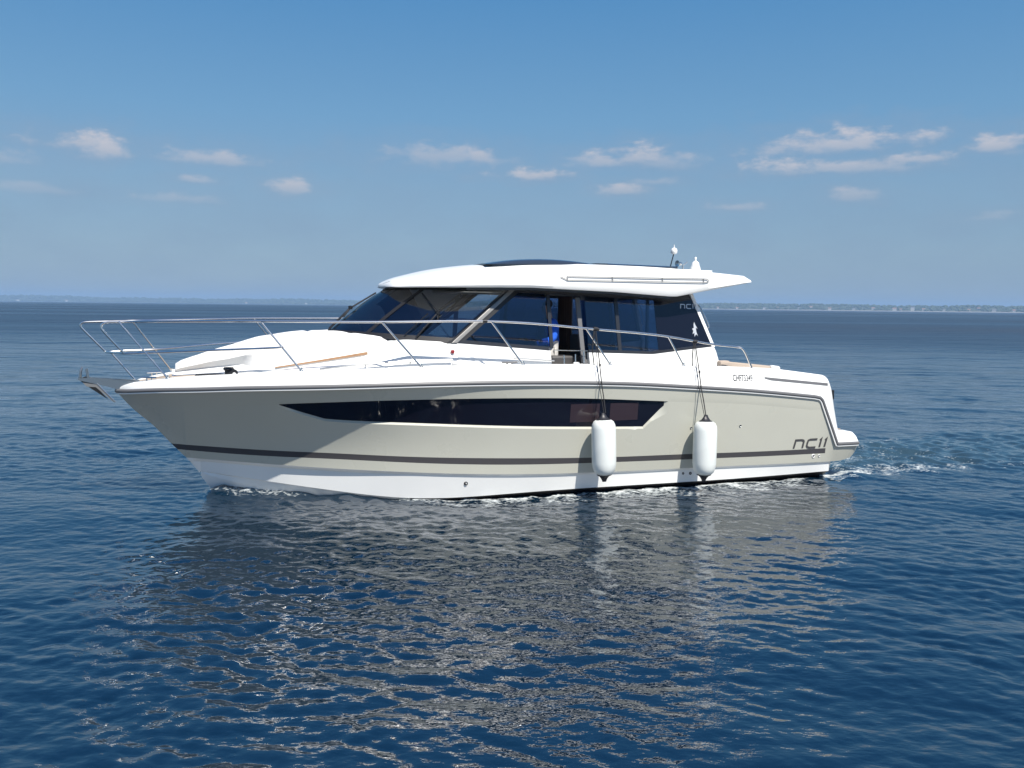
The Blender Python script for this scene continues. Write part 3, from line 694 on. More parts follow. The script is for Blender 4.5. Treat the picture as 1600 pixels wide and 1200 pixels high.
# ------------------------------------------------------------------ deck fittings
def make_fittings():
    t = MB()                                # bow roller: two stainless cheeks and a tray reaching past the stem
    ch = [(5.42, 1.50), (5.62, 1.44), (5.80, 1.50), (6.13, 1.585), (6.14, 1.61), (6.03, 1.615), (5.80, 1.60), (5.45, 1.555)]
    for y in (.055, -.055): t.prism(ch, lambda x, z, y=y: (x, y-.004, z), lambda x, z, y=y: (x, y+.004, z))
    t.prism([(5.40, 1.545), (5.40, 1.535), (5.85, 1.555), (6.10, 1.575), (6.10, 1.585), (5.85, 1.565)], lambda x, z: (x, -.051, z), lambda x, z: (x, .051, z))
    t.tube([(6.12, .05, 1.60), (6.105, .045, 1.70), (6.09, .0, 1.745), (6.105, -.045, 1.70), (6.12, -.05, 1.60)], .012, 8)
    t.tube([(6.02, .055, 1.61), (6.035, .055, 1.73)], .009, 8); t.tube([(6.02, -.055, 1.61), (6.035, -.055, 1.73)], .009, 8)
    br = t.build('bow_roller', 'steeld', yacht, smooth=True, angle=30)
    t = MB(); t.lathe([(0, -.05), (.03, -.05), (.02, 0), (.03, .05), (0, .05)], (6.05, 0, 1.60), (0, 1, 0), n=14); t.build('roller', 'black', br)
    # windlass, dark line and foot switches on the foredeck
    t = MB(); zb = zdk(4.4)-.045
    t.lathe([(0, 0), (.075, 0), (.08, .02), (.05, .05), (.05, .09), (.07, .11), (.06, .135), (0, .14)], (4.28, .74, zb), n=20)
    t.lathe([(0, -.06), (.055, -.06), (.03, -.03), (.03, .03), (.055, .06), (0, .06)], (4.22, .86, zb+.06), (0, 1, 0), n=18)
    t.build('windlass', 'black', deck)
    t = MB(); t.tube(smooth_path([(4.30, .80, zb+.03), (4.40, .76, zb+.04), (4.48, .70, zb+.035), (4.58, .66, zb+.03), (4.68, .58, zb+.02)], 6), .02, 8); t.build('anchor_line', 'rope', deck)
    t = MB(); t.lathe([(0, 0), (.022, .004), (.022, .02), (0, .022)], (4.215, .925, zb+.06), (0, 1, 0), n=14); t.build('windlass_cap', 'white2', deck)
    for s in (1, -1):
        t = MB(); x0 = 5.25; y0 = s*(ydk(5.25)-.03); z0 = zdk(5.25)
        t.tube([(x0-.09, y0+.05*s, z0+.045), (x0+.09, y0-.05*s, z0+.045)], .012, 8)
        for d in (-.03, .03): t.tube([(x0+d, y0-d*.5*s, z0), (x0+d, y0-d*.5*s, z0+.045)], .01, 8)
        t.build('mooring_cleat', 'steel', deck)
        t = MB(); x0 = .66; y0 = s*1.36; z0 = zdk(.66)-.03
        t.tube([(x0-.11, y0, z0+.05), (x0+.11, y0, z0+.05)], .013, 8)
        for d in (-.035, .035): t.tube([(x0+d, y0, z0-.03), (x0+d, y0, z0+.05)], .012, 8)
        t.build('mooring_cleat', 'rubber' if s == 1 else 'steel', deck)
        # teak inlay of the foredeck
        t = MB(); xs = arange(4.55, 5.40, .05)
        t.grid([[(x, s*max(0.0, ydk(x)-min(.09, ydk(x)*.45)-.05), zdk(x)-.035*min(1, ydk(x)*2)+.004+.012), (x, 0, zdk(x)-.012*min(1, ydk(x)*2)+.012)] for x in xs]); t.build('deck_teak', 'teak2', deck)
        # hand rail along the foot of the coachroof
        t = MB(); t.tube(smooth_path([(3.16, s*1.075, 1.765), (2.9, s*1.145, 1.80), (2.58, s*1.20, 1.835), (2.0, s*1.262, 1.868), (1.44, s*1.268, 1.885)], 5), .013, 8)
        for x, y, z in ((2.58, 1.20, 1.835), (2.0, 1.262, 1.868)): t.tube([(x, s*y, z), (x, s*(y-.06), z-.03)], .01, 6)
        t.build('hand_rail', 'steeld', coach)
        # side lights
    t = MB(); t.lathe([(0, 0), (.028, 0), (.028, .02), (.022, .03), (0, .036)], (1.42, ycab(1.98)+.012, 1.985), (0, 1, .2), n=16); t.build('side_light', 'red', cabin)
    t = MB(); t.lathe([(0, 0), (.036, 0), (.036, .02), (.03, .04), (0, .046)], (1.42, -ycab(1.98)-.012, 1.985), (0, -1, .2), n=16); t.build('side_light', 'black', cabin)
    t = MB(); t.tube([(.58, 1.30, 1.90), (-.02, 1.285, 1.855)], .011, 8); t.build('hand_rail', 'steeld', cabin)
    # bundled white cloth lying on the side deck under the side light
    # skin fittings
    for x, z, r, m in ((1.285, .305-.08, .028, 'black'), (-1.95, .215, .018, 'black'), (-2.07, .21, .022, 'black'), (-2.83, .893, .02, 'steeld'), (-2.0, .894, .018, 'steeld'), (-4.20, .37, .030, 'white2'), (-4.31, .37, .019, 'white2')):
        y = yhull(x, z) if z > .3 else _yc(x)+(ylo(x)-.03-_yc(x))*(z-_zc(x))/(zkn(x)-.03-_zc(x))
        for s in (1, -1):
            t = MB(); t.lathe([(r*.55, -.012), (r*.6, .006), (r*.8, .010), (r, .004), (r, -.012)], (x, s*y, z), (0, s, -.05), n=16)
            t.lathe([(0, -.001), (r*.62, .001)], (x, s*y, z), (0, s, -.05), n=16, mi=1)
            t.build('skin_fitting', [m, 'black'], hull)
make_fittings()

# ------------------------------------------------------------------ lettering
def ribbon(mb, pts, w, f):
    P = [Vector((a, b)) for a, b in pts]; L, Rr = [], []
    for i, p in enumerate(P):
        d0 = (p-P[i-1]).normalized() if i else (P[1]-p).normalized(); d1 = (P[i+1]-p).normalized() if i < len(P)-1 else d0
        n0 = Vector((-d0.y, d0.x)); n1 = Vector((-d1.y, d1.x)); n = (n0+n1).normalized(); k = w/2/max(.4, n.dot(n0))
        L.append(f(*(p+n*k))); Rr.append(f(*(p-n*k)))
    mb.grid([L, Rr])
def model_letters(f, W, H, w, sl=.10):
    mb = MB()
    sk = lambda u, v: f((u+sl*v*.28)*W, v*H)
    def rb(pts):
        ribbon(mb, [((u)*W, v*H) for u, v in pts], w, lambda a, b: f(a+sl*b, b))
    rb([(.02, 0), (.03, 1), (.20, 1), (.26, .93), (.28, .8), (.28, 0)])
    rb([(.68, 1), (.46, 1), (.41, .9), (.40, .6), (.40, .25), (.43, .08), (.48, 0), (.68, 0)])
    rb([(.77, .86), (.80, 1), (.80, 0)]); rb([(.92, .86), (.95, 1), (.95, 0)])
    return mb
model_letters(lambda u, v: hp(-3.80-u, .505+v, .005), .62, .125, .032, .2).build('model_lettering', 'letter', hull, smooth=False)
model_letters(lambda u, v: hp(-3.80-.62+u, .505+v, .005, -1), .62, .125, .032, .2).build('model_lettering', 'letter', hull, smooth=False)
model_letters(lambda u, v: cp(-2.125-u, 2.60+v, .006), .27, .06, .014, .1).build('window_lettering', 'lettersilver', bpy.data.objects['quarter_panel'], smooth=False)
def emblem():
    mb = MB(); f = lambda u, v: cp(-2.34-u, 2.27+v, .006)
    for pl in ([(-.015,.10),(.0,.13),(.012,.09),(.045,.03),(.015,.045),(.02,-.02),(.04,-.08),(.01,-.05),(-.02,-.09),(-.015,-.03),(-.05,-.05),(-.03,.0),(-.05,.03),(-.018,.04)],):
        mb.add([f(*p) for p in pl], [list(range(len(pl)))])
    mb.build('emblem', 'lettersilver', bpy.data.objects['quarter_panel'], smooth=False)
emblem()
def text_on(txt, h, f, name, m, parent):
    cu = bpy.data.curves.new('t', 'FONT'); cu.body = txt; cu.size = 1; cu.offset = .012; ob = bpy.data.objects.new('t', cu); C.objects.link(ob)
    bpy.context.view_layer.update(); me = bpy.data.meshes.new_from_object(ob.evaluated_get(bpy.context.evaluated_depsgraph_get()))
    bpy.data.objects.remove(ob)
    xs = [v.co.x for v in me.vertices]; x0, x1 = min(xs), max(xs); ys = [v.co.y for v in me.vertices]; y0, y1 = min(ys), max(ys)
    for v in me.vertices: v.co = f((v.co.x-x0)/(x1-x0), (v.co.y-y0)/(y1-y0)*h)
    me.materials.clear(); me.materials.append(MT[m]); me.name = name
    o = bpy.data.objects.new(name, me); C.objects.link(o); o.parent = parent
text_on('CHF73349', .095, lambda u, v: (-2.68-.345*u, ywall(-2.68-.345*u, 1.555+v)+.004, 1.555+v-.012*u), 'registration_number', 'letter', deck)

# ------------------------------------------------------------------ things hanging from, held by or riding on the yacht
def boat_thing(name, x, y, z):
    p = BOAT_LOC+FWD*x+PORT*y+Vector((0, 0, z)); return empty(name, p, BOAT_ROT)
def make_fender(x, z0, z1, yoff, rail_x, rail_z, label, twist):
    y = ysh(x)+yoff; t = boat_thing('fender', x, y, z0)
    tag(t, label, 'fender', 'white fenders hanging from the guard rail')
    r = .165; h = z1-z0
    prof = [(.05, .0), (.10, .02), (.135, .055), (.155, .11), (r, .18), (r+.002, h*.5), (r, h-.13), (.158, h-.075), (.135, h-.03), (.10, h-.006), (.05, h)]
    m = MB(); m.lathe(prof, n=36); m.build('fender_body', 'fender', t)
    for s, zb in ((1, h-.008), (-1, .012)):
        m = MB(); rows = []
        for q, (a, b) in enumerate(((.105, 0), (.07, .02), (.05, .045), (.036, .07), (.028, .095))):
            rows.append([(a*math.cos(k*math.pi/10+twist), (a*(.94-.13*q))*math.sin(k*math.pi/10+twist), zb+s*(b*1.0)) for k in range(20)])
        m.grid(rows, close_v=True); m.add(rows[-1], [list(range(20))]); m.build('fender_end', 'fenderblack', t, angle=60)
    m = MB(); ry = (ydk(rail_x)-.05)-y
    top = Vector((rail_x-x, ry, rail_z-z0)); st = Vector((.0, ysh(x)+.035-y, zsh(x)+.01-z0)); eye = Vector((0, 0, h+.085))
    m.tube(smooth_path([eye, eye.lerp(st, .5)+Vector((0, .01, 0)), st+Vector((0, .008, .0)), st.lerp(top, .45)+Vector((0, .01, 0)), top], 6), .0075, 8)
    m.tube(smooth_path([eye+Vector((.02, 0, -.02)), st.lerp(eye, .4)+Vector((.03, 0, 0)), st+Vector((.045, .012, .03)), st.lerp(top, .5)+Vector((.03, .01, 0)), top+Vector((.02, 0, 0))], 6), .0045, 8, mi=1)
    m.tube([top+Vector((-.03, .0, 0)), top+Vector((.03, 0, .005))], .026, 10)
    m.tube(smooth_path([top+Vector((.03, .02, -.02)), top+Vector((.05, .025, -.25)), top+Vector((.035, .03, -.42)), top+Vector((.02, .035, -.52))], 5), .008, 8)
    m.lathe([(0, 0), (.014, .01), (.014, .04), (0, .05)], st.lerp(top, .30)+Vector((0, .008, 0)), n=10)
    for c in t.children: c.rotation_euler = (R(1.0), R(1.6 if twist else -.8), 0)
    m.build('fender_rope', ['rope', 'rope'], t)
make_fender(-.52, .33, 1.10, .185, -.50, 2.305, 'white vinyl fender hanging across the dark hull window', .7)
make_fender(-2.09, .24, 1.02, .185, -2.08, 2.125, 'white vinyl fender hanging clear of the hull window, nearer the stern', 0.)

def make_anchor():
    t = boat_thing('anchor', 5.95, 0, 1.50); tag(t, 'galvanised plough anchor stowed under the bow roller', 'anchor')
    # plough anchor seen from the side: two blades that part towards the tips, a crown joining them, bright edges
    W_ = lambda L: [(x-5.95, z-1.50) for x, z in L]
    near = W_([(6.13,1.602),(5.965,1.598),(5.69,1.300),(5.705,1.292),(5.925,1.492),(6.03,1.50)])
    far = W_([(6.13,1.602),(6.0,1.595),(5.90,1.440),(5.80,1.305),(6.029,1.487)])
    sp_ = lambda z: .03+.34*max(0, .10-z)
    for L, s in ((near, 1), (far, -1)):
        m = MB(); m.prism(L, lambda x, z: (x, s*sp_(z), z), lambda x, z: (x, s*(sp_(z)-.010), z)); m.build('fluke', 'anchor', t, smooth=False)
    m = MB(); m.prism(W_([(6.13,1.595),(5.98,1.59),(5.90,1.50),(6.03,1.50)]), lambda x, z: (x, .03, z), lambda x, z: (x, -.03, z)); m.build('crown', 'anchor', t, smooth=False)
    m = MB(); m.tube([(x, sp_(z)+.004, z) for x, z in near[1:3]], .008, 6); m.tube([(near[0][0], .035, near[0][1]), (near[1][0], .035, near[1][1])], .008, 6); m.build('blade_edge', 'steel', t)
    m = MB(); m.prism([(.18, .10), (.14, .075), (-.55, .045), (-.55, .075), (.10, .115)], lambda x, z: (x, -.012, z), lambda x, z: (x, .012, z)); m.build('shank', 'steeld', t, smooth=False)
make_anchor()

def skin_body(name, joints, edges, m, parent, sub=2):
    me = bpy.data.meshes.new(name); me.from_pydata([j[0] for j in joints], edges, [])
    o = bpy.data.objects.new(name, me); C.objects.link(o)
    sk = o.modifiers.new('s', 'SKIN'); 
    for i, j in enumerate(joints):
        me.skin_vertices[0].data[i].radius = (j[1], j[2] if len(j) > 2 else j[1]); me.skin_vertices[0].data[i].use_root = (i == 0)
    ss = o.modifiers.new('u', 'SUBSURF'); ss.levels = sub; ss.render_levels = sub
    bpy.context.view_layer.update()
    me2 = bpy.data.meshes.new_from_object(o.evaluated_get(bpy.context.evaluated_depsgraph_get()))
    bpy.data.objects.remove(o); me2.name = name
    for p in me2.polygons: p.use_smooth = True
    me2.materials.clear(); me2.materials.append(MT[m])
    o = bpy.data.objects.new(name, me2); C.objects.link(o)
    if parent: o.parent = parent
    return o
def make_person():
    t = boat_thing('person', -.22, .60, 1.90); tag(t, 'person in a blue jacket seated inside the open side door', 'person')
    # seated, facing the bow; hips at the origin
    J = [((0, 0, .06), .09, .10), ((.02, 0, .28), .085, .10), ((.02, 0, .45), .075, .10), ((.025, 0, .545), .056), ((.04, 0, .60), .056), ((.065, 0, .665), .084, .074), ((.07, 0, .745), .078, .072),
         ((.03, .19, .47), .045), ((.03, .235, .24), .040), ((.25, .20, .16), .034), ((.34, .19, .16), .030),
         ((.03, -.19, .47), .045), ((.05, -.24, .25), .040), ((.28, -.18, .22), .036), ((.37, -.17, .23), .030),
         ((.03, .09, .04), .075), ((.42, .11, .06), .062), ((.44, .11, -.32), .05), ((.53, .11, -.40), .04),
         ((.03, -.09, .04), .075), ((.42, -.11, .06), .062), ((.44, -.11, -.32), .05), ((.53, -.11, -.40), .04)]
    E = [(0,1),(1,2),(2,3),(3,4),(4,5),(5,6),(2,7),(7,8),(8,9),(9,10),(2,11),(11,12),(12,13),(13,14),(0,15),(15,16),(16,17),(17,18),(0,19),(19,20),(20,21),(21,22)]
    body = skin_body('body', J, E, 'skin', t)
    for y in (.19, -.17):                   # hands: four fingers and a thumb each, closed on the wheel / lap
        z = .16 if y > 0 else .23
        for k in range(4):
            yy = y+(k-1.5)*.019; ln = (.030, .036, .034, .026)[k]
            skin_body('finger', [((.345, yy, z+.005), .010), ((.345+ln+.02, yy, z+.012), .0095), ((.345+ln+.04, yy, z-.012), .0085), ((.345+ln+.025, yy, z-.03), .0075)], [(0,1),(1,2),(2,3)], 'skin', body, 1)
        sg = -1 if y > 0 else 1
        skin_body('thumb', [((.335, y+sg*.03, z), .011), ((.365, y+sg*.05, z-.008), .010), ((.395, y+sg*.052, z-.015), .008)], [(0,1),(1,2)], 'skin', body, 1)
    JJ = [((0, 0, .03), .15, .17), ((.02, 0, .26), .137, .168), ((.02, 0, .42), .13, .175), ((.025, 0, .555), .082),
          ((.03, .185, .455), .080), ((.03, .237, .24), .062), ((.30, .195, .165), .045), ((.03, -.185, .455), .080), ((.05, -.242, .25), .062), ((.33, -.175, .225), .045)]
    skin_body('jacket', JJ, [(0,1),(1,2),(2,3),(2,4),(4,5),(5,6),(2,7),(7,8),(8,9)], 'jacket', t)
    TJ = [((0, 0, .03), .14, .16), ((.05, .095, .045), .10), ((.42, .11, .06), .083), ((.44, .11, -.28), .065), ((.05, -.095, .045), .10), ((.42, -.11, .06), .083), ((.44, -.11, -.28), .065)]
    skin_body('trousers', TJ, [(0,1),(1,2),(2,3),(0,4),(4,5),(5,6)], 'trouser', t)
    skin_body('hair', [((.03, 0, .68), .075, .076), ((.045, 0, .755), .088, .080), ((.065, 0, .795), .070, .066)], [(0,1),(1,2)], 'hair', t)
    f = MB(); f.lathe([(.014, 0), (.010, .02), (0, .03)], (.138, 0, .675), (1, 0, -.2), n=10); f.build('nose', 'skin', body)
    for s in (1, -1):
        f = MB(); f.lathe([(0, -.012), (.02, -.01), (.024, .004), (0, .012)], (.06, s*.076, .68), (0, s, 0), n=10); f.build('ear', 'skin', body)
        f = MB(); f.lathe([(0, -.006), (.009, 0), (0, .006)], (.138, s*.03, .70), (1, 0, 0), n=10); f.build('eye', 'hair', body)
    f = MB(); f.tube([(.142, -.022, .628), (.146, 0, .626), (.142, .022, .628)], .004, 6); f.build('mouth', 'skin', body)
make_person()
def make_bundle():
    t = MB(); rows = []
    for i, u in enumerate(np.linspace(0, 1, 22)):
        x = 1.47-.95*u*.55; rr = .065*math.sin(math.pi*min(1, u*1.02+.02))**.5+.004
        rr *= (1.0-.55*u)
        rows.append([(x, .06*math.cos(a)*rr/.065+.012*math.sin(9*u+3*a), max(-.0, rr*math.sin(a)*1.1+.045*(1-u)+.01*math.sin(21*u+2*a))) for a in np.linspace(0, 2*math.pi, 17)[:-1]])
    t.grid(rows, close_v=True); n = 16; t.add(rows[0], [list(range(n))]); t.add(rows[-1], [list(range(n))])
    for r in range(len(t.v)): t.v[r] = (t.v[r][0]-1.3, t.v[r][1], t.v[r][2])
    o = t.build('rolled_towel', 'pad', None, angle=70); o.location = BOAT_LOC+FWD*1.3+PORT*1.36+Vector((0, 0, zdk(1.3)-.03)); o.rotation_euler = (0, 0, BOAT_ROT)
    tag(o, 'rolled pale cloth lying on the side deck beneath the red side light', 'towel')
make_bundle()

# ------------------------------------------------------------------ the sea
_wl_y = Sp([(-4.6,1.44),(-2,1.47),(-.6,1.45),(.6,1.38),(2,1.15),(3,.72),(3.8,.33),(4.45,.02)])
def make_water():
    # rings about the viewpoint's foot, fine where the sea is near, coarse far off and behind
    rad = [.6]
    while rad[-1] < 9000:
        r = rad[-1]
        dr = .12 if r < 3.2 else min(max(.017, r*r/5600), .02+r*.02)
        rad.append(r+dr)
    th = np.concatenate([np.arange(-math.pi, -.95, .04), np.arange(-.95, -.68, .006), np.arange(-.68, .68, .0018), np.arange(.68, .95, .006), np.arange(.95, math.pi, .04)])
    rad = np.array(rad); nr, nt = len(rad), len(th)
    rr = rad[:, None]; X = rr*np.sin(th)[None, :]; Y = rr*np.cos(th)[None, :]
    dth = np.gradient(th)[None, :]; drr = np.gradient(rad)[:, None]
    sp = np.maximum(rr*dth, drr*.8)
    Z = np.zeros_like(X); DX = np.zeros_like(X); DY = np.zeros_like(X)
    rng = np.random.default_rng(3); n = 165
    lam = np.exp(np.linspace(math.log(.085), math.log(6.5), n)); main = R(248)
    # boat frame
    bx = (X-BOAT_LOC.x)*FWD.x+(Y-BOAT_LOC.y)*FWD.y; by = (X-BOAT_LOC.x)*PORT.x+(Y-BOAT_LOC.y)*PORT.y
    near = rad < 260; ns = int(near.sum()); xs, ys, sps = X[:ns], Y[:ns], sp[:ns]
    gust = np.ones_like(xs)
    for i in range(6):
        a = rng.uniform(0, 6.28); k = 2*math.pi/rng.uniform(5, 16); gust += .16*np.sin(k*(xs*math.cos(a)+ys*math.sin(a)*1.0)+rng.uniform(0, 6.28))
    gust = np.clip(gust, .45, 1.6)
    for l in lam:
        a = main+rng.normal(0, .62 if l < 1.2 else .42); k = 2*math.pi/l; ph = rng.uniform(0, 6.28)
        sl = .0170*math.exp(-((math.log(l)-math.log(.22))/.78)**2)+.0070*math.exp(-((math.log(l)-math.log(1.1))/.55)**2)+.0028*math.exp(-((math.log(l)-math.log(3.5))/.5)**2)
        amp = sl*1.414/k
        w = np.clip((l/sps-2.2)/2.2, 0, 1)
        if l < 1.3: w = w*gust
        c, s = math.cos(a), math.sin(a); q = k*(xs*c+ys*s)+ph
        # warp the phase a little so crests are short and uneven
        q = q+.9*np.sin(.37*k*(xs*-s+ys*c)+ph*1.7)*.8
        a2 = rng.uniform(0, 6.28); w = w*np.clip(.75+.65*np.sin(k*.13*(xs*math.cos(a2)+ys*math.sin(a2))+rng.uniform(0, 6.28)), .05, 2)
        Z[:ns] += w*amp*np.sin(q); h = w*amp*.85*np.cos(q); DX[:ns] += h*c; DY[:ns] += h*s
    # bow wave, hull-side disturbance and wake
    wl = np.interp(bx, [-9, -4.6, -2, -.6, .6, 2, 3, 3.8, 4.3, 4.55, 9], [1.49, 1.49, 1.54, 1.535, 1.47, 1.22, .80, .39, .15, 0, 0])
    d = np.abs(by)-wl
    aft = np.clip(4.45-bx, 0, 30)
    ridge = .33*aft**.92+.04            # diverging crest of the bow wave
    dd = (np.abs(by)-(.10+ridge*.62))/(.16+.05*aft)
    Z += np.where(bx < 4.6, .075*np.exp(-dd**2)*np.exp(-aft/5.)*np.clip((4.6-bx)/.25, 0, 1), 0)
    Z += .02*np.exp(-((bx-4.62)**2+by**2)/.10)
    inwake = (bx < -4.5)
    wk = np.where(inwake, np.exp(-(by/(1.25+.10*np.clip(-4.5-bx, 0, 40)))**4)*np.exp(-np.clip(-4.5-bx, 0, 60)/7.5), 0)
    turb = np.zeros_like(X)
    for i in range(26):
        a = rng.uniform(0, 6.28); l = math.exp(rng.uniform(math.log(.16), math.log(1.1))); k = 2*math.pi/l
        turb += l*.032*np.abs(np.sin(k*(bx*math.cos(a)+by*math.sin(a))/2+rng.uniform(0, 6.28)+np.sin(bx*3+by*2.1)))*np.clip((l/sp-1.6)/2, 0, 1)
    turb -= turb[:ns].mean()
    side = np.exp(-(np.clip(d, 0, 9)/.28)**2)*(bx < 4.6)*(bx > -5)*(1+1.2*np.clip((bx-2.6)/1, 0, 1))
    Z -= .022*np.exp(-(np.clip(d, 0, 9)/.5)**2)*np.clip((1.9-bx)/.6, 0, 1)*np.clip((bx+5)/.4, 0, 1)
    Z += turb*(wk*1.3+.30*side)
    foam = np.zeros_like(X)
    along = np.clip((4.4-bx)/1.2, 0, 1)*np.clip((bx+5.2)/1.5, 0, 1)
    foam = np.maximum(foam, along*(.50*np.exp(-(np.clip(d, 0, 9)/.13))+.50*np.exp(-((d-.30)/.38)**2)*np.clip((2.6-bx)/1.5, 0, 1)))
    foam = np.maximum(foam, 0.54*np.exp(-((d-.06)/.30)**2)*(.55+.45*np.clip((bx-2.4)/1.5, 0, 1))*np.clip((4.66-bx)/.12, 0, 1)*np.clip((bx-2.2)/1.2, 0, 1))
    edge = np.exp(-((np.abs(by)-1.35)/.55)**2)*np.exp(-np.clip(-4.6-bx, 0, 60)/7.)*inwake
    foam = np.maximum(foam, np.maximum(.58*wk, .74*edge))
    foam = np.where(d < -.05, np.where(inwake, foam, 0), foam)
    co = np.stack([X-DX, Y-DY, Z], -1).reshape(-1, 3)
    i0 = (np.arange(nr-1)[:, None]*nt+np.arange(nt-1)[None, :]).ravel()
    quads = np.stack([i0, i0+nt, i0+nt+1, i0+1], -1)
    seam = np.arange(nr-1)*nt
    quads = np.concatenate([quads, np.stack([seam+nt-1, seam+2*nt-1, seam+nt, seam], -1)])
    nq = len(quads); cen = len(co); co = np.concatenate([co, [[0, 0, 0]]])
    tri = np.stack([np.full(nt, cen), np.arange(nt), (np.arange(nt)+1) % nt], -1)
    me = bpy.data.meshes.new('water'); me.vertices.add(len(co)); me.vertices.foreach_set('co', co.ravel())
    loops = np.concatenate([quads.ravel(), tri[:, ::-1].ravel()[::1]])
    me.loops.add(len(loops)); me.loops.foreach_set('vertex_index', loops.astype(np.int32))
    me.polygons.add(nq+nt)
    st = np.concatenate([np.arange(nq)*4, nq*4+np.arange(nt)*3]).astype(np.int32)
    me.polygons.foreach_set('loop_start', st)
    me.polygons.foreach_set('use_smooth', np.ones(nq+nt, bool)); me.update(calc_edges=True); me.validate()
    at = me.attributes.new('foam', 'FLOAT', 'POINT'); at.data.foreach_set('value', np.concatenate([foam.ravel(), [0]]).astype(np.float32))
    at = me.attributes.new('churn', 'FLOAT', 'POINT'); at.data.foreach_set('value', np.concatenate([wk.ravel(), [0]]).astype(np.float32))
    cal = np.clip((rad-18)/80, 0, 1)**.8; at = me.attributes.new('calm', 'FLOAT', 'POINT'); at.data.foreach_set('value', np.concatenate([np.repeat(cal, nt), [0]]).astype(np.float32))
    # orientation: make sure faces point up
    if me.polygons[nq//2].normal.z < 0: me.flip_normals()
    m = bpy.data.materials.new('sea water'); m.use_nodes = True; nt_ = m.node_tree; N = nt_.nodes; L = nt_.links; b = N['Principled BSDF']
    b.inputs['Base Color'].default_value = (.0010, .0115, .0255, 1); b.inputs['Roughness'].default_value = .025; b.inputs['IOR'].default_value = 2.05
    tc = N.new('ShaderNodeTexCoord')
    def nz(scale, st, det=3, rot=.35):
        mp = N.new('ShaderNodeMapping'); mp.inputs['Rotation'].default_value = (0, 0, rot); mp.inputs['Scale'].default_value = (scale*st, scale, scale)
        L.new(tc.outputs['Object'], mp.inputs[0]); n = N.new('ShaderNodeTexNoise'); n.inputs['Scale'].default_value = 1; n.inputs['Detail'].default_value = det
        L.new(mp.outputs[0], n.inputs['Vector']); return n.outputs['Fac']
    la = N.new('ShaderNodeAttribute'); la.attribute_name = 'calm'
    def lin(a, b_):
        n = N.new('ShaderNodeMapRange'); n.inputs[3].default_value = a; n.inputs[4].default_value = b_; L.new(la.outputs['Fac'], n.inputs[0]); return n.outputs[0]
    lod = {.16: lin(0, 1), .7: lin(.02, 1), 3.2: lin(.27, .8)}; 
    gp = N.new('ShaderNodeMath'); gp.operation = 'MULTIPLY_ADD'; L.new(nz(.012, .22, 6, .05), gp.inputs[0]); gp.inputs[1].default_value = 2.6; gp.inputs[2].default_value = -.30
    gr = N.new('ShaderNodeMath'); gr.operation = 'MULTIPLY'; L.new(gp.outputs[0], gr.inputs[0]); L.new(lin(.02, .37), gr.inputs[1])
    gm = N.new('ShaderNodeMath'); gm.operation = 'MAXIMUM'; L.new(gr.outputs[0], gm.inputs[0]); gm.inputs[1].default_value = .018; L.new(gm.outputs[0], b.inputs['Roughness'])
    prev = None
    for sc_, stx, dist in ((.16, .35, 1.3), (.7, .5, .50), (3.2, .55, .07), (10, .6, .0125), (24, .6, .0042)):
        bp = N.new('ShaderNodeBump'); bp.inputs['Distance'].default_value = dist; bp.inputs['Strength'].default_value = 1
        L.new(nz(sc_, stx, 3 if sc_ < 5 else 2, .1+sc_*.07), bp.inputs['Height'])
        if sc_ < 5: L.new(lod[sc_], bp.inputs['Strength'])
        else: bp.inputs['Strength'].default_value = .6
        if prev: L.new(prev, bp.inputs['Normal'])
        prev = bp.outputs[0]
    L.new(prev, b.inputs['Normal'])
    fa = N.new('ShaderNodeAttribute'); fa.attribute_name = 'foam'; ca = N.new('ShaderNodeAttribute'); ca.attribute_name = 'churn'
    def mth(op, a, c, clamp=False):
        n = N.new('ShaderNodeMath'); n.operation = op; n.use_clamp = clamp
        for i, v in enumerate((a, c)):
            if isinstance(v, (int, float)): n.inputs[i].default_value = v
            else: L.new(v, n.inputs[i])
        return n.outputs[0]
    fn = mth('ADD', mth('MULTIPLY', nz(5.5, .55, 7, .33), .50), mth('MULTIPLY', nz(30, .6, 5, .33), .50))
    fac = mth('MULTIPLY', mth('SUBTRACT', mth('ADD', fn, mth('MULTIPLY', fa.outputs['Fac'], .52)), .78), 5.0, True)
    df = N.new('ShaderNodeBsdfDiffuse'); df.inputs[0].default_value = (.62, .66, .66, 1)
    mx = N.new('ShaderNodeMixShader'); L.new(fac, mx.inputs[0]); L.new(b.outputs[0], mx.inputs[1]); L.new(df.outputs[0], mx.inputs[2])
    # aerated water in the wake is greener and paler
    cm = N.new('ShaderNodeMix'); cm.data_type = 'RGBA'; cm.inputs[6].default_value = (.0010, .0115, .0255, 1); cm.inputs[7].default_value = (.045, .085, .10, 1)
    L.new(mth('MULTIPLY', ca.outputs['Fac'], .9, True), cm.inputs['Factor']); L.new(cm.outputs[2], b.inputs['Base Color'])
    out = N['Material Output']; L.new(mx.outputs[0], out.inputs[0])
    me.materials.append(m)
    o = bpy.data.objects.new('water', me); C.objects.link(o); tag(o, kind='structure')
    print('water verts', len(co))
make_water()

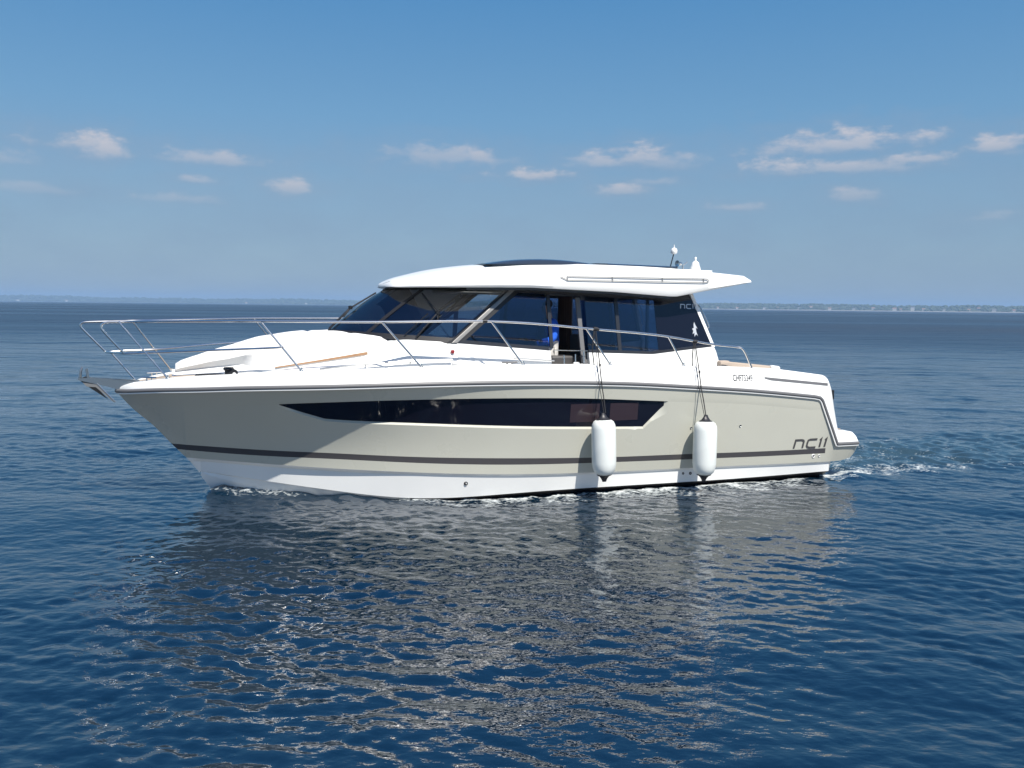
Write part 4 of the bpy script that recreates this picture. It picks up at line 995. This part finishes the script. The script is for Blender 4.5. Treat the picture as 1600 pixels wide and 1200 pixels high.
# ------------------------------------------------------------------ far coast: beach, wooded hills, houses
def coast_r(az): return float(np.interp(az, [-70, -40, -25, -5, 10, 30, 70], [7800, 7500, 6800, 5100, 4000, 3400, 3100]))
def coast_h(az):
    a = R(az); v = 3*math.sin(a*23+1)+2.2*math.sin(a*51+2)+1.3*math.sin(a*117)+.8*math.sin(a*260+.5)
    r = coast_r(az); return r*(6.8+2.2*sst(-10, 20, az))/1340+v*.55*r/3400
def cpt(az, inland, z): r = coast_r(az)+inland; return (r*math.sin(R(az)), r*math.cos(R(az)), z)
def make_coast():
    mb = MB(); azs = arange(-62, 62, .12)
    mb.grid([[cpt(a, 8, -.3), cpt(a, 26, 2.2), cpt(a, 60, 5), cpt(a, 170, coast_h(a)*.62), cpt(a, 300, coast_h(a)*.86), cpt(a, 460, coast_h(a)*.92), cpt(a, 1400, coast_h(a)*.9), cpt(a, 1500, -1)] for a in azs])
    o = mb.build('hills', mat('far scrub', (.07, .085, .045), .9, noise=(.01, .3)), None); tag(o, kind='structure')
    bh = lambda a: .25+.75*sst(-8, 16, a)
    mb = MB(); mb.grid([[cpt(a, -4, -.3), cpt(a, 12, 1.2*bh(a)), cpt(a, 28, 2.6*bh(a))] for a in azs if a > -8])
    o = mb.build('beach', mat('pale sand', (.27, .25, .22), .9, noise=(.02, .12)), None); tag(o, kind='structure')
    # woodland on the slopes: many small crowns, one mass
    rng = np.random.default_rng(9); mb = MB()
    ico = [(0, 0, 1)]+[(math.cos(k*1.2566)*.9, math.sin(k*1.2566)*.9, .35) for k in range(5)]+[(math.cos(k*1.2566+.6)*.95, math.sin(k*1.2566+.6)*.95, -.4) for k in range(5)]
    fs = [(0, 1+k, 1+(k+1) % 5) for k in range(5)]+[(1+k, 6+k, 1+(k+1) % 5) for k in range(5)]+[(6+k, 6+(k+1) % 5, 1+(k+1) % 5) for k in range(5)]
    for i in range(7000):
        az = rng.uniform(-60, 60); inl = rng.choice([55, 90, 150, 220, 300, 380, 450])+rng.uniform(-25, 25); H = coast_h(az)
        zb = float(np.interp(inl, [26, 60, 170, 300, 460], [2.6, 5, H*.62, H*.86, H*.92])); s = rng.uniform(4, 9.5)*coast_r(az)/4600
        c = cpt(az, inl, zb+s*.35); j = rng.uniform(.75, 1.25, (11, 3))
        mb.add([(c[0]+v[0]*s*j[q, 0]*1.3, c[1]+v[1]*s*j[q, 1]*1.3, c[2]+v[2]*s*.8*j[q, 2]) for q, v in enumerate(ico)], fs)
    o = mb.build('far_wood', mat('far foliage', (.045, .065, .03), .9, noise=(.03, .35)), None, smooth=False, merge=1e-6); tag(o, 'dark wooded slopes along the far hazy coast', 'wood', kind='stuff')
    wallm = mat('white render wall', (.48, .47, .45), .8); roofm = mat('tiled roof', (.30, .17, .12), .8); greym = mat('slate roof', (.16, .16, .17), .8)
    spots = [(14.6, 34, 11, 6, 0), (16.3, 30, 14, 6, 1), (17.1, 40, 9, 7, 0), (18.4, 44, 12, 6, 1), (20.2, 30, 12, 7, 0), (21.6, 38, 10, 6, 1), (22.7, 60, 12, 8, 0),
             (23.9, 32, 14, 9, 2), (24.25, 30, 8, 6, 0), (24.9, 32, 13, 13, 3), (25.5, 34, 10, 7, 0), (26.6, 36, 9, 6, 1), (27.9, 42, 10, 6, 0), (29.2, 36, 13, 7, 1), (30.2, 32, 9, 6, 0), (31.0, 33, 9, 8, 0),
             (31.6, 60, 10, 6, 1), (19.1, 90, 11, 8, 0), (28.4, 95, 10, 7, 0), (-29.9, 38, 22, 10, 4), (-27.4, 38, 15, 9, 0), (-13.5, 36, 14, 7, 1), (-17.2, 36, 13, 7, 0), (13.4, 34, 9, 6, 0)]
    for az, inl, w, h, k in spots:
        r = coast_r(az)+inl; zb = float(np.interp(inl, [26, 60, 170], [2.4, 4.6, coast_h(az)*.6]))+.0
        t = empty('house', (r*math.sin(R(az)), r*math.cos(R(az)), zb-.4), -R(az))
        lab = {0: 'tiny white house with a tiled roof on the far shore', 1: 'tiny white house with a slate roof on the far shore', 2: 'low wide white building on the far shore beside the tallest one',
               3: 'tallest pale building on the far shore, right of the yacht', 4: 'widest pale building at the far left shore, ahead of the bow rail'}[k]
        tag(t, lab, 'house', 'houses along the far shore')
        d = 8; mb = MB(); hw = w/2
        mb.add([(-hw, 0, 0), (hw, 0, 0), (hw, d, 0), (-hw, d, 0), (-hw, 0, h), (hw, 0, h), (hw, d, h), (-hw, d, h), (-hw, d/2, h+2.6), (hw, d/2, h+2.6)],
               [(0,1,5,4), (2,3,7,6), (1,2,6,9,5), (3,0,4,8,7)]); mb.build('wall', wallm, t, smooth=False)
        mb = MB(); e = .5
        mb.prism([(-e, h-.3), (d/2, h+2.75), (d+e, h-.3), (d+e, h), (d/2, h+3.1), (-e, h)], lambda y, z: (-hw-e, y, z), lambda y, z: (hw+e, y, z)); mb.build('roof', roofm if k in (0, 2) else greym, t, smooth=False)
make_coast()

# ------------------------------------------------------------------ haze: one even box of sea air round everything
def make_haze():
    mb = MB(); mb.box((-9500, -9500, -1.5), (9500, 9500, 85))
    m = bpy.data.materials.new('sea haze'); m.use_nodes = True; nt = m.node_tree; nt.nodes.clear()
    o = nt.nodes.new('ShaderNodeOutputMaterial'); v = nt.nodes.new('ShaderNodeVolumePrincipled')
    v.inputs['Color'].default_value = (.41, .64, .95, 1); v.inputs['Density'].default_value = .00019; v.inputs['Anisotropy'].default_value = .0
    nt.links.new(v.outputs[0], o.inputs['Volume'])
    h = mb.build('haze', m, None, smooth=False); tag(h, kind='stuff')
make_haze()
